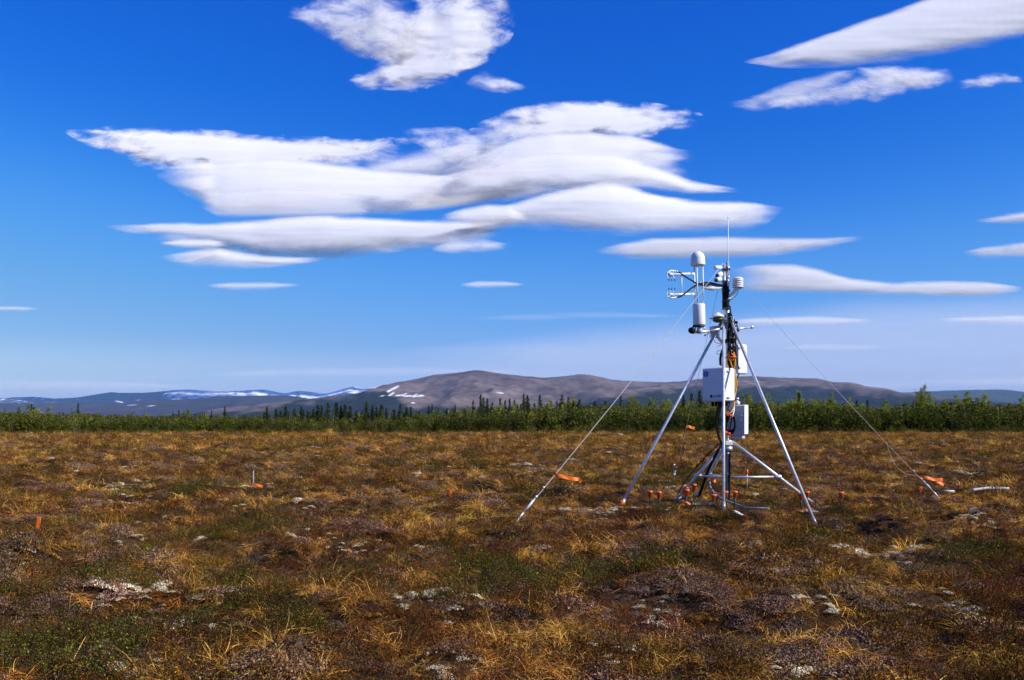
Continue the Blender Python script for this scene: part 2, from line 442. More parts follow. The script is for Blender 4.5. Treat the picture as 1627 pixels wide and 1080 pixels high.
ridge('low_hill', 'low purple brown moorland hill in front of the snowy mountains', [(-650, 640), (0, 641), (52, 640), (108, 640.7), (155, 642), (206, 639), (258, 635.5), (310, 633), (348, 629.6), (382, 629), (420, 628), (454, 627.6), (485, 632), (540, 640), (700, 660), (2300, 676)],
      7500, 2200, 1500, M_H2, 0.12, 14, 1.0, None, seg_mask([(204, 644, 212, 643, .8), (236, 645, 246, 644.5, .8), (118, 637, 120, 637, .4)]), nu=700)
def far_snow(px, py, up):
    lim = np.interp(px, [-650, 85, 90, 250, 262, 275, 300, 440, 470, 500, 620, 700, 900], [0.1, .1, -.3, -.3, .3, .5, .66, .66, .5, .6, .66, .1, 0])
    nz = fbm(px / 9, py / 2.2, 31, 4) * 1.1
    return sstep(.0, .14, lim * sstep(.45, .9, up) + nz - 0.30) * (lim > -.1) + seg_mask([(185, 637, 196, 640, 1.0), (188, 627, 192, 627, .5), (218, 636, 222, 635, .6), (120, 634, 124, 634, .5), (365, 627.5, 392, 630.5, 1.1)])(px, py, up)
M_H3 = hill_mat('far_mountain_rock', (0.07, 0.066, 0.07), (0.13, 0.12, 0.12), (0.006, 0.012, 0.030), 0.0015)  # the navy tone carries the painted cloud shadow
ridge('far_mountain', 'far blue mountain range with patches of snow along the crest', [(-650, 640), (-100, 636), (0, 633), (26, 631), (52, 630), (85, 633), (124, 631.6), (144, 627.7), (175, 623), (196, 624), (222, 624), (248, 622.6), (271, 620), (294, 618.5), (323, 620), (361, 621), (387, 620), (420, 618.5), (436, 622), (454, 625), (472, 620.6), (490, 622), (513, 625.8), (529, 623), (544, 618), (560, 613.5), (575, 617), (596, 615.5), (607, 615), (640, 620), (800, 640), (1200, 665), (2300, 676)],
      12500, 3500, 2000, M_H3, 0.2, 24, 1.2, [(-650, 700), (70, 690), (95, 625), (124, 618), (250, 612), (275, 636), (300, 690), (2300, 700)], far_snow, nu=1500, nv=110)  # dark mask on the left peaks paints cloud shadow into their colour
ridge('distant_hill', 'distant low blue green hill at the end of the grey hill', [(-650, 676), (1100, 660), (1300, 636), (1399, 626), (1436, 623.5), (1475, 621.7), (1515, 620), (1580, 618.5), (1601, 619), (1627, 622.5), (1700, 628), (1900, 640), (2300, 650)],
      9000, 2600, 1500, hill_mat('distant_hill_green', (0.035, 0.045, 0.035), (0.06, 0.07, 0.045), (0.02, 0.03, 0.02), 0.002), 0.12, 34, 1.0, nu=600)

# air: even haze round the whole land, below the clouds
hb = MB(); hb.box(Matrix.Translation((0, 7200, 214.0)), 32400, 17400, 432.0)
mh = bpy.data.materials.new('haze_air'); mh.use_nodes = True
mh.node_tree.nodes.clear()
pv = mh.node_tree.nodes.new('ShaderNodeVolumePrincipled'); mo = mh.node_tree.nodes.new('ShaderNodeOutputMaterial')
pv.inputs['Color'].default_value = (0.33, 0.58, 1.0, 1); pv.inputs['Density'].default_value = 4.4e-5; pv.inputs['Anisotropy'].default_value = 0.0
mh.node_tree.links.new(pv.outputs[0], mo.inputs['Volume'])
hz_o = hb.build('haze', mh); tag(hz_o, 'thin blue haze in the air over the land', 'haze', kind='stuff')

# ------------------------------------------------------------------ clouds: closed lens bodies with thin, frayed rims
def cloud_mat(name, fray, nscale, opac=1.0, hole=0.0, stretch=3.0, holew=.2):
    m = bpy.data.materials.new(name); m.use_nodes = True
    n, l = m.node_tree.nodes, m.node_tree.links; n.clear()
    out = n.new('ShaderNodeOutputMaterial')
    ed = n.new('ShaderNodeAttribute'); ed.attribute_name = 'edge'          # 0 at the rim, 1 and more where the cloud is thick
    cp = n.new('ShaderNodeAttribute'); cp.attribute_name = 'cpos'
    mp = n.new('ShaderNodeMapping'); mp.inputs['Scale'].default_value = (1 / stretch, 1, 1)
    l.new(cp.outputs['Vector'], mp.inputs['Vector'])
    nz = n.new('ShaderNodeTexNoise'); nz.inputs['Scale'].default_value = nscale; nz.inputs['Detail'].default_value = 8; nz.inputs['Roughness'].default_value = .55
    nz.inputs['Distortion'].default_value = .35
    l.new(mp.outputs[0], nz.inputs['Vector'])
    a = n.new('ShaderNodeMath'); a.operation = 'MULTIPLY_ADD'; a.inputs[1].default_value = -fray; a.inputs[2].default_value = fray * .43
    l.new(nz.outputs['Fac'], a.inputs[0])
    s = n.new('ShaderNodeMath'); s.operation = 'ADD'; l.new(ed.outputs['Fac'], s.inputs[0]); l.new(a.outputs[0], s.inputs[1])
    r = n.new('ShaderNodeMapRange'); r.interpolation_type = 'SMOOTHSTEP'; r.inputs['From Min'].default_value = 0; r.inputs['From Max'].default_value = 1
    r.inputs['To Max'].default_value = opac
    l.new(s.outputs[0], r.inputs['Value'])
    fac = r.outputs[0]
    if hole > 0:
        n2 = n.new('ShaderNodeTexNoise'); n2.inputs['Scale'].default_value = nscale * .8; n2.inputs['Detail'].default_value = 8; n2.inputs['Roughness'].default_value = .6
        n2.inputs['Distortion'].default_value = .6
        l.new(mp.outputs[0], n2.inputs['Vector'])
        r2 = n.new('ShaderNodeMapRange'); r2.interpolation_type = 'SMOOTHSTEP'; r2.inputs['From Min'].default_value = hole - holew; r2.inputs['From Max'].default_value = hole + holew
        l.new(n2.outputs['Fac'], r2.inputs['Value'])
        mm = n.new('ShaderNodeMath'); mm.operation = 'MULTIPLY'; l.new(fac, mm.inputs[0]); l.new(r2.outputs[0], mm.inputs[1]); fac = mm.outputs[0]
    d = n.new('ShaderNodeBsdfDiffuse'); d.inputs['Color'].default_value = (0.84, 0.815, 0.80, 1)
    t = n.new('ShaderNodeBsdfTransparent'); x = n.new('ShaderNodeMixShader')
    l.new(fac, x.inputs[0]); l.new(t.outputs[0], x.inputs[1]); l.new(d.outputs[0], x.inputs[2]); l.new(x.outputs[0], out.inputs[0])
    return m

CM = {'smooth': cloud_mat('cloud_smooth', 1.5, 3.4, .97, stretch=4.0), 'frayed': cloud_mat('cloud_frayed', 2.6, 5.0, .96, stretch=2.4),
      'faint': cloud_mat('cloud_faint', 1.2, 4.0, .52, stretch=6), 'wisp': cloud_mat('cloud_wisp', 2.2, 5.0, .75, hole=.5, stretch=2.2),
      'puffy': cloud_mat('cloud_puffy', 3.4, 2.6, .95, stretch=1.5), 'thin': cloud_mat('cloud_thin', 1.4, 3.0, .26, hole=.48, stretch=8),
      'streak': cloud_mat('cloud_streak', 1.6, 3.0, .84, hole=.33, stretch=5, holew=.24), 'haze': cloud_mat('cloud_haze', .8, 1.2, .26, stretch=5), 'pale': cloud_mat('cloud_pale', .8, 1.2, .07, stretch=5),
      'veil': cloud_mat('cloud_veil', 1.6, 4.0, .6, hole=.42, stretch=3)}
SOFT = {'smooth': (13, 34, 110), 'frayed': (18, 30, 120), 'faint': (9, 12, 70), 'wisp': (22, 22, 50), 'puffy': (46, 34, 60), 'thin': (14, 14, 120), 'veil': (20, 22, 70), 'streak': (10, 16, 90), 'haze': (70, 60, 420), 'pale': (50, 50, 420)}
lens_n = [0]
def lens(parent, top, bot, Yc, kind='smooth', relief=.105, tilt=.38, peak=.5, belly=0.03, step=2.6, nt=34):
    """one lens-shaped layer of a cloud: its upper and lower rim as seen from the field, its own distance and thickness"""
    lens_n[0] += 1; sd = lens_n[0]
    top = sorted(top); bot = sorted(bot)
    x0 = max(top[0][0], bot[0][0]); x1 = min(top[-1][0], bot[-1][0])
    px = np.linspace(x0, x1, max(24, int((x1 - x0) / step)))
    def sm(pts):
        y = np.interp(px, [p[0] for p in pts], [p[1] for p in pts]); w = max(3, int(len(px) * .055) | 1)
        ker = np.hanning(w + 2)[1:-1]; ker /= ker.sum()
        pad = w // 2; lo = 2 * y[0] - y[1:pad + 1][::-1]; hi = 2 * y[-1] - y[-pad - 1:-1][::-1]
        return np.convolve(np.concatenate([lo, y, hi]), ker, 'valid')
    yt, yb = sm(top), sm(bot)
    mid = .5 * (yt + yb); hgt = np.maximum(yb - yt, 1.0); yt = mid - hgt / 2; yb = mid + hgt / 2
    t = np.linspace(0, 1, nt)                                        # 0 lower rim, 1 upper rim
    T, PX = np.meshgrid(t, px, indexing='ij'); H = np.broadcast_to(hgt, T.shape)
    PY = yb[None, :] * (1 - T) + yt[None, :] * T
    s_t, s_b, s_e = SOFT[kind]
    edge = 1.15 * np.minimum(np.minimum((1 - T) * H / np.minimum(s_t, .45 * H + 1), T * H / np.minimum(s_b, .6 * H + 1)), np.minimum(PX - x0, x1 - PX) / np.minimum(s_e, .3 * (x1 - x0)))
    m_px = Yc / F
    prof = 1 - np.where(T < peak, (T - peak) / peak, (T - peak) / (1 - peak)) ** 2
    hs = np.maximum(hgt, 1); w = max(5, int(len(px) * .25) | 1); ker = np.hanning(w + 2)[1:-1]; ker /= ker.sum()
    hs = np.minimum(np.convolve(np.pad(hs, w // 2, mode='edge'), ker, 'valid'), 1.5 * hgt)
    w = max(5, int(len(px) * .09) | 1); ker = np.hanning(w + 2)[1:-1]; ker /= ker.sum(); hs = np.convolve(np.pad(hs, w // 2, mode='edge'), ker, 'valid')[None, :]
    big = fbm(PX / 120 + sd * 7, PY / 26 + sd, 40 + sd, 3)
    streak = fbm(PX / 170 + sd * 3 + PY / 60, PY / 9 + sd, 60 + sd, 3)
    thick = (relief * hs * prof * (1 + belly * 3 * big) + hs * .009 * streak * np.clip(edge, 0, 1)) * m_px
    lean = tilt * (PY.max() * 0 + mid[None, :] - PY) * m_px
    def shell(sign, k):
        Y = Yc + lean + sign * k * thick
        return np.stack([(PX - CX) / F * Y, Y, CAMH + (HZ - PY) / F * Y], -1)
    fr, bk = shell(-1, 1.0), shell(1, 0.6)
    idx = np.arange(T.size).reshape(T.shape); N = T.size
    q = np.stack([idx[:-1, :-1], idx[:-1, 1:], idx[1:, 1:], idx[1:, :-1]], -1).reshape(-1, 4)
    fc = np.concatenate([q, q[:, ::-1] + N])
    ring = np.concatenate([idx[0, :], idx[1:, -1], idx[-1, -2::-1], idx[-2:0, 0]])
    rn = np.roll(ring, -1); fc = np.concatenate([fc, np.stack([ring, ring + N, rn + N, rn], -1)])
    vs = np.concatenate([fr.reshape(-1, 3), bk.reshape(-1, 3)])
    ed = np.concatenate([edge.ravel()] * 2).astype(np.float32)
    cp = np.stack([PX / 100, PY / 100, np.full(PX.shape, sd * 3.7)], -1).reshape(-1, 3)
    me = np_mesh('layer', vs, fc, [CM[kind]], attrs={'edge': ('FLOAT', ed), 'cpos': ('FLOAT_VECTOR', np.concatenate([cp, cp + [0, 0, 1.7]]).astype(np.float32))})
    if parent is None: return link('cloud', me)
    loc = parent.location; me.transform(Matrix.Translation(-loc))
    return link('layer', me, parent)

def cloud(label, px, py, Y, group=None):
    o = empty('cloud', P(px, py, Y)); return tag(o, label, 'cloud', group)
def one(label, top, bot, Y, kind, group=None, **k):
    return tag(lens(None, top, bot, Y, kind, **k), label, 'cloud', group)

ca = cloud('large white stack of lens clouds above the snowy mountains, long pointed left tip', 420, 280, 11000)
lens(ca, [(100, 207), (140, 201), (190, 198), (280, 200), (340, 203), (410, 211), (470, 214), (540, 217), (600, 217), (670, 214)],
     [(100, 209), (120, 222), (150, 239), (190, 256), (240, 271), (300, 282), (420, 284), (540, 272), (600, 262), (640, 250), (670, 222)], 11600, 'frayed', tilt=.5)
lens(ca, [(238, 272), (290, 258), (360, 249), (420, 247), (490, 251), (560, 260), (620, 268), (700, 274), (770, 284)],
     [(238, 274), (270, 297), (310, 320), (340, 345), (400, 347), (480, 346), (560, 344), (640, 340), (700, 326), (770, 290)], 11000, 'smooth')
lens(ca, [(310, 322), (360, 305), (440, 296), (520, 300), (600, 310), (690, 318)], [(310, 326), (345, 346), (440, 348), (540, 346), (620, 341), (690, 324)], 10700, 'faint')
cb = cloud('tall white stack of rounded lens clouds left of and above the mast', 950, 260, 11000)
lens(cb, [(640, 205), (700, 196), (760, 205), (800, 190), (830, 195)], [(640, 215), (700, 262), (760, 272), (800, 262), (830, 250)], 10400, 'wisp')
lens(cb, [(745, 206), (780, 181), (820, 167), (870, 158), (920, 155), (980, 157), (1040, 163), (1090, 171), (1126, 184)],
     [(745, 212), (800, 232), (900, 238), (1000, 224), (1060, 216), (1100, 206), (1126, 188)], 11500, 'frayed', tilt=.5)
lens(cb, [(690, 280), (740, 248), (830, 215), (880, 204), (940, 205), (1000, 211), (1060, 228), (1115, 244)],
     [(690, 286), (760, 290), (900, 290), (1000, 275), (1060, 262), (1115, 248)], 11200, 'smooth')
lens(cb, [(680, 302), (740, 268), (820, 246), (900, 236), (980, 242), (1040, 261), (1100, 285), (1190, 302)],
     [(680, 308), (740, 316), (850, 309), (930, 304), (1000, 306), (1100, 310), (1190, 306)], 10900, 'smooth')
lens(cb, [(560, 262), (660, 246), (760, 232), (900, 215), (1020, 222), (1100, 250)], [(560, 300), (660, 336), (760, 330), (900, 318), (1020, 306), (1100, 290)], 11900, 'veil', tilt=.5)
lens(cb, [(540, 292), (620, 284), (700, 276), (780, 258), (880, 262)], [(540, 322), (620, 340), (700, 336), (780, 322), (880, 300)], 11350, 'streak')
lens(cb, [(560, 250), (640, 238), (720, 228), (800, 215), (900, 222)], [(560, 268), (640, 282), (720, 284), (800, 276), (900, 258)], 11800, 'veil')
cc = cloud('long low lens cloud with grey underside crossing behind the antenna', 700, 350, 10500)
lens(cc, [(690, 348), (760, 331), (820, 318), (870, 301), (930, 291), (970, 289), (1010, 295), (1050, 306), (1100, 314), (1180, 317), (1246, 330)],
     [(690, 352), (760, 370), (830, 367), (900, 371), (1000, 375), (1100, 375), (1170, 371), (1220, 357), (1246, 334)], 10400, 'smooth', relief=.17, peak=.64, tilt=.33)
lens(cc, [(168, 358), (250, 351), (330, 351), (400, 347), (460, 340), (520, 337), (590, 341), (650, 345), (720, 347), (830, 352)],
     [(168, 361), (210, 374), (280, 381), (340, 392), (400, 407), (480, 411), (560, 408), (620, 403), (700, 391), (770, 376), (830, 356)], 10600, 'smooth', relief=.17, peak=.68, tilt=.31)
lens(cc, [(235, 372), (330, 362), (500, 366), (700, 362), (800, 366)], [(235, 378), (320, 402), (420, 418), (560, 414), (700, 400), (800, 374)], 10800, 'veil', tilt=.15)
lens(cc, [(700, 342), (735, 328), (775, 321), (810, 323), (850, 346)], [(700, 346), (740, 357), (780, 361), (815, 357), (850, 349)], 10200, 'smooth')
lens(cc, [(246, 385), (290, 378), (330, 377), (365, 384)], [(246, 387), (290, 396), (330, 398), (365, 390)], 10300, 'smooth')
lens(cc, [(252, 408), (300, 395), (345, 388), (390, 397), (450, 405), (522, 409)], [(252, 411), (300, 425), (360, 429), (430, 427), (490, 419), (522, 412)], 10200, 'smooth')
lens(cc, [(685, 393), (720, 378), (770, 374), (812, 388)], [(685, 397), (720, 409), (770, 408), (812, 393)], 10200, 'veil')
cd = cloud('ragged puffy white cloud at the top of the sky', 680, 60, 13800)
lens(cd, [(592, 70), (630, 12), (665, -18), (720, -32), (790, -25), (824, 25)], [(592, 78), (632, 118), (690, 134), (760, 112), (808, 75), (824, 32)], 14000, 'puffy', relief=.11, nt=50, belly=.09)
lens(cd, [(552, 124), (585, 106), (625, 92), (680, 80), (725, 70), (768, 92)], [(552, 128), (575, 145), (630, 150), (690, 141), (735, 122), (768, 98)], 13600, 'frayed', relief=.11, nt=40, belly=.05)
lens(cd, [(500, 40), (560, 12), (620, 2), (690, 20)], [(500, 52), (560, 92), (620, 112), (690, 70)], 13800, 'wisp', belly=.06)
lens(cd, [(452, 14), (520, -8), (600, -30), (660, 0)], [(452, 28), (510, 58), (585, 92), (660, 60)], 13700, 'wisp', belly=.08)
lens(cd, [(730, 130), (770, 110), (840, 136)], [(730, 136), (780, 150), (840, 146)], 13700, 'wisp')
one('long pointed white cloud slanting out of the upper right corner', [(1182, 97), (1250, 74), (1330, 44), (1420, 13), (1470, -4), (1560, -30), (1760, -80)],
    [(1182, 99), (1230, 108), (1300, 111), (1400, 107), (1480, 97), (1560, 82), (1627, 64), (1760, 20)], 13500, 'smooth', tilt=.26)
ce = cloud('torn thin grey white cloud below the slanting corner cloud', 1330, 140, 11000)
lens(ce, [(1152, 164), (1200, 150), (1260, 124), (1310, 112), (1360, 110)], [(1152, 168), (1200, 179), (1260, 172), (1310, 150), (1360, 122)], 11200, 'veil')
lens(ce, [(1200, 160), (1300, 138), (1400, 100), (1520, 106)], [(1200, 178), (1300, 176), (1400, 162), (1520, 132)], 11000, 'wisp')
lens(ce, [(1352, 106), (1400, 103), (1460, 106), (1510, 116)], [(1352, 112), (1400, 142), (1460, 148), (1510, 128)], 11100, 'veil')
lens(ce, [(1520, 128), (1580, 112), (1630, 120)], [(1520, 148), (1580, 142), (1630, 132)], 11100, 'wisp')
one('flat streak of cloud just behind the antenna rod', [(930, 399), (980, 384), (1040, 376), (1150, 373), (1250, 373), (1380, 375)], [(930, 402), (1000, 412), (1120, 414), (1230, 410), (1310, 397), (1380, 379)], 10000, 'streak', tilt=.14)
one('long flat tapering cloud streak right of the mast head', [(1150, 428), (1200, 417), (1260, 417), (1300, 424), (1350, 438), (1420, 446), (1500, 444), (1570, 445), (1635, 457)],
    [(1150, 450), (1200, 468), (1280, 469), (1380, 472), (1480, 476), (1560, 474), (1635, 462)], 10000, 'streak', tilt=.14)
one('small flat cloud cut by the right edge, upper of the two', [(1546, 350), (1600, 337), (1680, 325), (1760, 345)], [(1546, 352), (1600, 358), (1680, 358), (1760, 350)], 10000, 'streak', tilt=.14)
one('small flat cloud cut by the right edge, lower of the two', [(1520, 402), (1560, 391), (1630, 382), (1760, 400)], [(1520, 405), (1570, 412), (1640, 413), (1760, 404)], 10000, 'streak', tilt=.14)
one('faint flat cloud streak above the grey hill right of the white equipment boxes', [(1140, 510), (1200, 503), (1290, 500), (1395, 508)], [(1140, 514), (1220, 520), (1300, 519), (1395, 512)], 10000, 'faint')
one('faint flat cloud streak low over the right edge of the thicket', [(1478, 506), (1540, 500), (1640, 498), (1800, 505)], [(1478, 510), (1540, 516), (1640, 518), (1800, 509)], 10000, 'faint')
one('short thin streak of cloud above the snowy peaks', [(322, 452), (370, 446), (430, 446), (485, 451)], [(322, 455), (370, 463), (430, 462), (485, 454)], 10000, 'faint', step=1.5)
one('short thin streak of cloud above the top of the grey hill', [(728, 451), (760, 445), (800, 445), (838, 450)], [(728, 454), (760, 460), (800, 459), (838, 453)], 10000, 'faint', step=1.5)
one('short thin streak of cloud cut by the left edge', [(-80, 490), (-20, 484), (30, 485), (66, 489)], [(-80, 493), (-20, 496), (30, 496), (66, 492)], 10000, 'faint', step=1.5)
for lab, tp, bt in (('faint veil of cloud low over the snowy mountains', [(280, 596), (420, 582), (640, 578), (880, 590)], [(280, 600), (420, 604), (640, 600), (880, 594)]),
                    ('faint veil of cloud low at the far left over the blue mountain', [(-200, 610), (0, 598), (150, 600), (330, 612)], [(-200, 618), (0, 626), (150, 624), (330, 616)]),
                    ('faint veil of cloud low at the right over the distant green hill', [(1250, 612), (1400, 600), (1600, 594), (1900, 604)], [(1250, 616), (1400, 624), (1600, 622), (1900, 612)]),
                    ('faint wide veil of cloud left of the tower between the streaks and the grey hill', [(720, 505), (850, 494), (960, 492), (1100, 500)], [(720, 508), (850, 512), (960, 510), (1100, 504)]),
                    ('faint small veil of cloud behind the right guy wire above the grey hill', [(1230, 552), (1290, 543), (1350, 542), (1420, 550)], [(1230, 555), (1290, 560), (1350, 560), (1420, 554)])):
    one(lab, tp, bt, 21000, 'thin', relief=.2)
one('wide pale haze cloud low over the horizon on the right half of the sky', [(560, 560), (1000, 500), (1400, 455), (1800, 450), (2400, 500)], [(560, 632), (1000, 652), (1400, 655), (1800, 655), (2400, 645)], 26000, 'haze', relief=.08, tilt=.3)
one('wide pale haze cloud low over the horizon on the left half of the sky', [(-700, 560), (-200, 520), (200, 530), (600, 540), (1000, 600)], [(-700, 640), (-200, 655), (200, 655), (600, 655), (1000, 645)], 27000, 'pale', relief=.08, tilt=.3)

# ------------------------------------------------------------------ ground cover
def blade_mesh(name, n, rad, lmin, lmax, width, t0, curl, cols, wts, mat_, k=4, zj=0.0, seed=0):
    """a tuft of arching blades; colour per blade in Col"""
    g = np.random.default_rng(seed)
    ph = g.uniform(0, 2 * np.pi, n); r = rad * np.sqrt(g.uniform(0, 1, n)); pa = g.uniform(0, 2 * np.pi, n)
    L = g.uniform(lmin, lmax, n); th = np.abs(g.normal(t0, .28, n)); cu = g.normal(curl, .4, n)
    p = np.stack([r * np.cos(pa), r * np.sin(pa), g.uniform(-.01, zj, n)], -1)
    side = np.stack([-np.sin(ph), np.cos(ph), np.zeros(n)], -1); tw = g.normal(0, .25, n)
    vs = []
    for i in range(k + 1):
        w = width * (1 - (i / k) ** 1.5 * .8) * g.uniform(.7, 1.2, n)[:, None] * .5
        vs += [p - side * w, p + side * w]
        ph = ph + tw; th = th + cu / k
        d = np.stack([np.sin(th) * np.cos(ph), np.sin(th) * np.sin(ph), np.cos(th)], -1)
        p = p + d * (L / k)[:, None]; p[:, 2] = np.maximum(p[:, 2], -.015)
    V = np.stack(vs, 1)
    b = np.arange(n)[:, None, None] * (2 * (k + 1)); q = np.arange(k)[None, :, None] * 2
    f = (b + q + np.array([0, 1, 3, 2])[None, None, :]).reshape(-1, 4)
    ci = g.choice(len(cols), n, p=np.array(wts) / sum(wts)); C_ = np.array(cols)[ci] * g.uniform(.7, 1.3, (n, 1))
    C_ = np.repeat(np.concatenate([C_, np.ones((n, 1))], 1), 2 * (k + 1), 0).astype(np.float32)
    return np_mesh(name, V.reshape(-1, 3), f, [mat_], attrs={'Col': ('FLOAT_COLOR', C_)})

def leaf_mesh(name, cen, nrm, size, cols, wts, mat_, seed=0, aspect=.6, stems=None, stemcol=(.05, .03, .02)):
    """many small diamond leaves at given centres (n,3); optional stem strips [(p0,p1,w)]"""
    g = np.random.default_rng(seed); n = len(cen)
    nrm = nrm / (np.linalg.norm(nrm, axis=1, keepdims=True) + 1e-9)
    a = g.normal(0, 1, (n, 3)); a -= (a * nrm).sum(1, keepdims=True) * nrm; a /= np.linalg.norm(a, axis=1, keepdims=True) + 1e-9
    b = np.cross(nrm, a); s = (size * g.uniform(.6, 1.35, n))[:, None]
    V = np.stack([cen - a * s * .5, cen + b * s * aspect * .5 + nrm * s * .08, cen + a * s * .5, cen - b * s * aspect * .5 + nrm * s * .08], 1).reshape(-1, 3)
    f = np.arange(n * 4).reshape(-1, 4)
    ci = g.choice(len(cols), n, p=np.array(wts) / sum(wts)); C_ = np.array(cols)[ci] * g.uniform(.65, 1.35, (n, 1))
    C_ = np.repeat(C_, 4, 0)
    if stems:
        vs, fs = [], []
        for p0, p1, w in stems:
            p0 = np.array(p0); p1 = np.array(p1); d = p1 - p0; u = np.cross(d, [0.3, .8, .2]); u /= np.linalg.norm(u) + 1e-9; v2 = np.cross(d, u); v2 /= np.linalg.norm(v2) + 1e-9
            o = len(V) + len(vs)
            for c in range(3):
                t = 2 * np.pi * c / 3; e = (u * np.cos(t) + v2 * np.sin(t)) * w; vs += [p0 + e, p1 + e * .6]
            for c in range(3):
                c2 = (c + 1) % 3; fs.append([o + 2 * c, o + 2 * c2, o + 2 * c2 + 1, o + 2 * c + 1])
        V = np.concatenate([V, np.array(vs)]); f = np.concatenate([f, np.array(fs)])
        C_ = np.concatenate([C_, np.tile(np.array(stemcol), (len(vs), 1))])
    C_ = np.concatenate([C_, np.ones((len(C_), 1))], 1).astype(np.float32)
    return np_mesh(name, V, f, [mat_], smooth=False, attrs={'Col': ('FLOAT_COLOR', C_)})

def scatter(name, label, cat, protos, pos, rot, scl, idx):
    """a stuff object: one point per plant, each drawn from the given clump shapes"""
    pc = bpy.data.collections.new(name + '_shapes')
    for i, me in enumerate(protos):
        pc.objects.link(bpy.data.objects.new('%s_shape_%02d' % (name, i), me))
    me = np_mesh(name, pos, np.zeros((0, 3), int), attrs={'rot': ('FLOAT_VECTOR', rot.astype(np.float32)), 'scl': ('FLOAT_VECTOR', scl.astype(np.float32)), 'idx': ('INT', idx.astype(np.int32))})
    o = link(name, me); tag(o, label, cat, kind='stuff')
    ng = bpy.data.node_groups.new(name + '_scatter', 'GeometryNodeTree')
    ng.interface.new_socket('Geometry', in_out='INPUT', socket_type='NodeSocketGeometry')
    ng.interface.new_socket('Geometry', in_out='OUTPUT', socket_type='NodeSocketGeometry')
    N, L = ng.nodes, ng.links
    gi, go = N.new('NodeGroupInput'), N.new('NodeGroupOutput')
    ci = N.new('GeometryNodeCollectionInfo'); ci.inputs['Collection'].default_value = pc
    ci.inputs['Separate Children'].default_value = True; ci.inputs['Reset Children'].default_value = True
    ip = N.new('GeometryNodeInstanceOnPoints'); ip.inputs['Pick Instance'].default_value = True
    def na(nm, t):
        q = N.new('GeometryNodeInputNamedAttribute'); q.data_type = t; q.inputs['Name'].default_value = nm; return q.outputs['Attribute']
    er = N.new('FunctionNodeEulerToRotation')
    L.new(na('rot', 'FLOAT_VECTOR'), er.inputs[0]); L.new(er.outputs[0], ip.inputs['Rotation'])
    L.new(na('scl', 'FLOAT_VECTOR'), ip.inputs['Scale']); L.new(na('idx', 'INT'), ip.inputs['Instance Index'])
    L.new(gi.outputs[0], ip.inputs['Points']); L.new(ci.outputs[0], ip.inputs['Instance']); L.new(ip.outputs[0], go.inputs[0])
    md = o.modifiers.new('scatter', 'NODES'); md.node_group = ng
    return o

STRAW, TAN, RUST, BROWN, DKBR, OLIVE, GREEN = (.80, .48, .115), (.58, .28, .045), (.42, .125, .013), (.15, .053, .010), (.035, .014, .005), (.13, .105, .015), (.06, .085, .010)
sedge = [blade_mesh('sedge_tuft', 130, .06, .05, .17, .0027, .85, 2.1, (STRAW, TAN, RUST, BROWN, OLIVE), (.32, .31, .16, .15, .06), M_SEDGE, seed=i) for i in range(4)]
sedge += [blade_mesh('sedge_tuft', 125, .085, .05, .15, .0027, 1.15, 1.2, (STRAW, TAN, RUST, BROWN, DKBR), (.10, .19, .28, .23, .20), M_SEDGE, seed=10 + i) for i in range(4)]
sedge += [blade_mesh('sedge_tuft', 95, .06, .06, .17, .0028, .6, 1.3, (TAN, OLIVE, GREEN, BROWN, RUST), (.2, .4, .18, .12, .1), M_SEDGE, seed=20 + i) for i in range(2)]

def shrub_shape(i, cols, wts, n_st=16, h=.16, lf=.0095, per=26):
    g = np.random.default_rng(100 + i); cen = []; nr = []; st = []
    for s_ in range(n_st):
        p = np.array([g.normal(0, .055), g.normal(0, .055), -.01]); a = g.uniform(0, 2 * np.pi); d = np.array([np.cos(a) * .55, np.sin(a) * .55, 1.0]); d /= np.linalg.norm(d)
        L_ = h * g.uniform(.6, 1.25)
        for k in range(4):
            q = p + d * L_ / 4; st.append((p, q, .0013)); 
            for _ in range(per // 4):
                c = p + (q - p) * g.uniform(); off = g.normal(0, 1, 3); off /= np.linalg.norm(off); cen.append(c + off * g.uniform(.004, .02)); nr.append(off + np.array([.2, 0, .9]))
            p = q; d = d + g.normal(0, .25, 3); d /= np.linalg.norm(d)
    return leaf_mesh('dwarf_shrub_clump', np.array(cen), np.array(nr), lf, cols, wts, M_SHRUB, seed=i, stems=st)
shrub = [shrub_shape(i, ((.15, .19, .015), (.075, .10, .012), (.15, .05, .014), (.05, .025, .010)), (.22, .33, .2, .25)) for i in range(3)]
shrub += [shrub_shape(10 + i, ((.28, .075, .012), (.14, .045, .012), (.19, .19, .016), (.045, .02, .008)), (.25, .32, .13, .3), h=.12, lf=.0075, per=34) for i in range(3)]

def cushion_shape(i, cols, wts, rad, h, n, lf, mat_, nm):
    g = np.random.default_rng(200 + i); a = g.uniform(0, 2 * np.pi, n); r = rad * np.sqrt(g.uniform(0, 1, n)) * (1 + .3 * np.sin(3 * a + i))
    z = h * (1 - (r / rad / 1.3) ** 2) * g.uniform(.5, 1.1, n)
    cen = np.stack([r * np.cos(a), r * np.sin(a), z], -1); nr = np.stack([np.cos(a) * r / rad, np.sin(a) * r / rad, np.full(n, .9)], -1) + g.normal(0, .5 if 'lichen' in nm else .75, (n, 3))
    return leaf_mesh(nm, cen, nr, lf, cols, wts, mat_, seed=i, aspect=.8)
heath = [cushion_shape(i, ((.22, .13, .085), (.165, .09, .055), (.30, .19, .125), (.08, .04, .025)), (.35, .3, .2, .15), (.10), .045, 620, .0085, M_HEATH, 'heath_cushion') for i in range(4)]
lichen = [cushion_shape(20 + i, ((.70, .60, .38), (.82, .73, .52), (.48, .38, .22)), (.45, .35, .2), .055, .022, 290, .0075, M_LICHEN, 'lichen_cushion') for i in range(4)]
